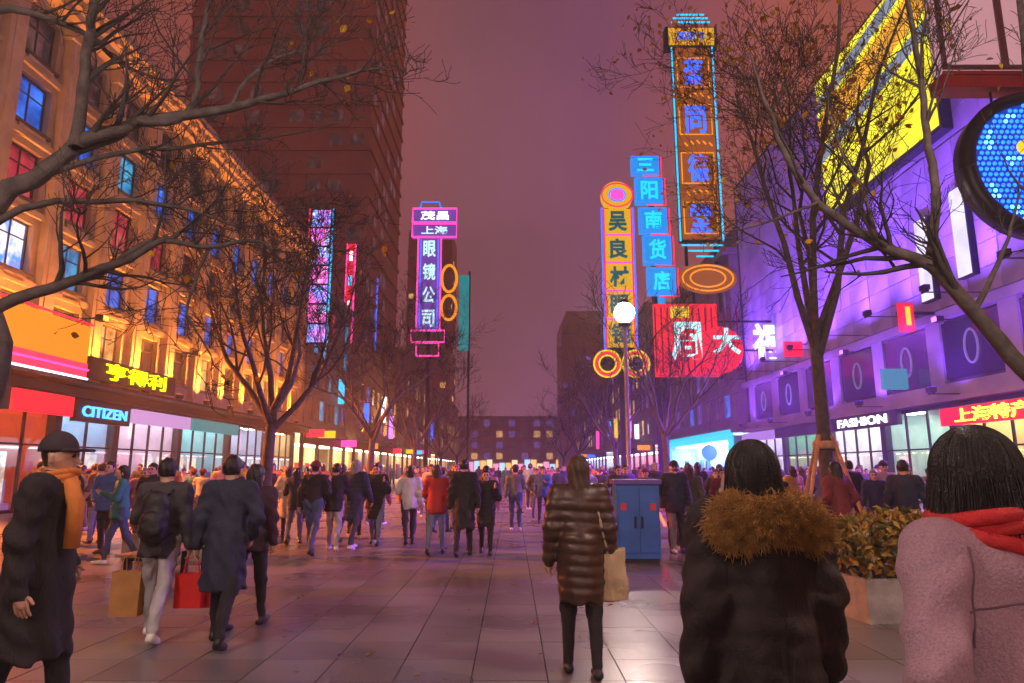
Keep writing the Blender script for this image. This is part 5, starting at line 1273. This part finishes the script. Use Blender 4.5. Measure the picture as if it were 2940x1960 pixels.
# other readable mid-distance people
C1, _ = template(style='jacket', hair='short', stride=.7, h=.022)
C2, _ = template(style='long', hair='long', fem=True, stride=.55, arms=('pocket','pocket'), h=.022)
C3, _ = template(style='puffer', hair='cap', stride=-.6, h=.022, quilt=.012)
C4, _ = template(style='jacket', hair='bob', fem=True, stride=-.7, arms=('phone','swing'), h=.022)
C5, _ = template(style='puffer', hair='short', stride=.2, arms=('pocket','pocket'), h=.022, quilt=.012)
C6, _ = template(style='sweater', hair='beanie', stride=.8, arms=('swing','strap'), h=.022)
C7, _ = template(style='long', hair='short', stride=-.7, arms=('hang','swing'), h=.022)
C8, _ = template(style='puffer', fem=True, hair='long', stride=.6, h=.022, quilt=.012, arms=('strap','swing'))
for X, Y, T, lab, face, tp, bt, hgt, sh in (
    (955, 1582, C1, 'person in a black jacket with pale trousers and white shoes before the couple', 6, K['black'], K['lightgrey'], 1.0, 1),
    (1330, 1597, C7, 'tall person in a long black coat standing out mid street', 0, K['black'], K['black'], 1.04, 0),
    (1236, 1512, C5, 'person in a white padded jacket coming up the street', 176, K['white'], K['black'], 1.0, 0),
    (1175, 1535, C3, 'person in an orange padded jacket and cap facing the camera', 184, K['orange'], K['denim'], .98, 0),
    (1075, 1560, C8, 'person with long hair in a pink padded coat walking away', -8, K['pink'], K['navy'], .97, 1),
    (2425, 1640, C2, 'person with long hair in a maroon coat behind the hedge planter', 20, K['maroon'], K['black'], 1.0, 0),
    (2622, 1640, C1, 'person in a navy jacket turned toward the shops past the hedge', -40, K['navy'], K['denim'], 1.02, 0),
    (2760, 1600, C5, 'person in a padded grey jacket near the golden corner shop', 150, K['grey'], K['black'], 1.0, 0),
    (330, 1620, C4, 'person looking at a phone in a teal jacket by the bench', 120, K['teal'], K['denim'], .97, 1),
    (270, 1560, C5, 'person in a brown padded jacket idling by the red shop', 60, K['brown'], K['jeans'], 1.0, 0),
    (820, 1545, C2, 'person in a cream coat with long hair walking away past the tree trunk', 5, K['cream'], K['black'], .97, 0),
    (1480, 1525, C6, 'person in a grey sweater and knit hat walking away mid street', 0, K['grey'], K['denim'], 1.0, 1),
    (1560, 1500, C4, 'person in a blue jacket looking at a phone mid street', 170, K['blue'], K['black'], .98, 0),
    (2075, 1530, C3, 'person in an olive padded jacket and cap before the cyan entrance', 178, K['olive'], K['black'], 1.0, 0),
    (2290, 1545, C8, 'person with long hair in a mustard padded coat by the staked tree', 10, K['mustard'], K['charcoal'], .97, 0)):
    x, y = G(X, Y); put_person(T, lab, x, y, face, tp, bt, hgt, shoe=sh, skin=random.randint(0,1), hairm=random.choice((0,0,0,1)), hat=K['charcoal'] if T in (C3, C6) else None)
# traffic warden with a glowing baton
Tg, psg = template(style='jacket', hair='cap', stride=.15, arms=('hang','out'), h=.02)
x, y = G(1945, 1585)
put_person(Tg, 'warden in a navy uniform jacket with a violet sash and peaked cap', x, y, 172, K['navy'], K['black'], 1.02, trim=K['violet'], hat=K['navy'])
wr = psg['aR'][2]*1.02; a = R(172); wx, wy = x+wr.x*math.cos(a)-wr.y*math.sin(a), y+wr.x*math.sin(a)+wr.y*math.cos(a)
t = thing('light_baton', 'glowing red traffic baton in the warden\'s hand', 'baton', (wx, wy, wr.z-.08))
b = MB(); b.tube([(0,0,.06),(.03,-.02,-.03)], .018, 8); b.obj('grip', M_dark, t)
b = MB(); b.tube([(.03,-.02,-.03),(.2,-.12,-.42)], .03, 10); b.obj('lit_tube', glow('baton_red', (1,.06,.015), 5), t)
# ---- the crowd
tops = ['black','navy','charcoal','grey','white','cream','tan','brown','olive','maroon','red','orange','mustard','blue','sky','teal','violet','pink','lightgrey','mauve']
bots = ['black','denim','charcoal','jeans','grey']
words = {id(C1): 'short jacket', id(C2): 'long coat and loose hair', id(C3): 'padded jacket and cap', id(C4): 'jacket, looking at a phone', id(C5): 'padded jacket, hands in pockets', id(C6): 'sweater and knit hat', id(C7): 'long overcoat', id(C8): 'padded coat with long hair'}
rc = random.Random(41); used = set(); placed = []
TT = [C1, C2, C3, C4, C5, C6, C7, C8]; N = 0; tries = 0
while N < 235 and tries < 20000:
    tries += 1
    D = 13.5+rc.random()**1.5*60; Xp = rc.uniform(120, 2700); x = (Xp-1470)/F*D
    if abs(x) > 16.5 or (abs(abs(x)-6.2) < .9): continue
    if any((x-a)**2+(D-b_)**2 < .5 for a, b_ in placed): continue
    if D < 20 and 1380 < Xp < 1900 and rc.random() < .6: continue
    T = rc.choice(TT); tp = rc.choice(tops if rc.random() < .55 else tops[:4]); bt = rc.choice(bots); away = rc.random() < .36
    key = (id(T), tp, bt, away)
    if key in used: continue
    used.add(key); placed.append((x, D)); N += 1
    lab = 'person in a %s %s with %s trousers %s' % ({'lightgrey':'light grey'}.get(tp, tp), words[id(T)], {'jeans':'faded blue','denim':'dark denim'}.get(bt, bt), 'walking away' if away else 'coming closer')
    put_person(T, lab, x, D, (0 if away else 180)+rc.uniform(-22, 22), K[tp], K[bt], rc.uniform(.92, 1.05), rc.randint(0,1), rc.choice((0,0,0,1,2)), rc.choice((0,0,1)), group='crowd on the street', hat=rc.choice((K['charcoal'], K['navy'], K['maroon'])) if T in (C3, C6) else None)

# shop window mannequins
Mm, _ = template(style='jacket', hair='short', fem=True, stride=.1, arms=('hang','out'), h=.026, fingers=False)
for sx, yy, lab, tp in ((-1, 22.0, 'golden', 'mustard'), (-1, 26.2, 'red', 'red'), (-1, 34.0, 'pale pink', 'pink'), (-1, 36.8, 'pale pink shop', 'white'), (-1, 41, 'teal', 'teal'), (1, 27.6, 'golden corner', 'cream'), (1, 33.2, 'pale green', 'sky'), (1, 38.0, 'white lit FASHION', 'black'), (1, 40.8, 'white lit FASHION shop', 'maroon'), (1, 46, 'dark green', 'olive')):
    t = thing('mannequin', 'mannequin in a %s top in the %s' % (tp, lab) + (' window' if 'shop' in lab else ' shop window'), 'mannequin', ((LX-.95) if sx < 0 else (RX+.95), yy, .34), R(-90 if sx < 0 else 90))
    o = link('figure', Mm[0], t)
    for i, m in enumerate((M_white, K[tp], K['charcoal'], SHOEM[0], M_white, M_white, K[tp])): o.material_slots[i].link = 'OBJECT'; o.material_slots[i].material = m
    b = MB(); b.box(-.4, .4, -.35, .35, -.31, 0); b.obj('plinth', M_white, t)
# ------------------------------------------------------------------ the lit night air
hz = MB(); hz.box(-120, 120, -40, 400, -1.2, 125)
hm = bpy.data.materials.new('night_haze'); hm.use_nodes = True; nt = hm.node_tree; nt.nodes.remove(nt.nodes['Principled BSDF'])
pv = nt.nodes.new('ShaderNodeVolumePrincipled'); pv.inputs['Color'].default_value = (.92,.9,.92,1); pv.inputs['Density'].default_value = .0019; pv.inputs['Anisotropy'].default_value = .2
nt.links.new(pv.outputs[0], nt.nodes['Material Output'].inputs['Volume'])
hz.obj('haze', hm, kind='stuff')
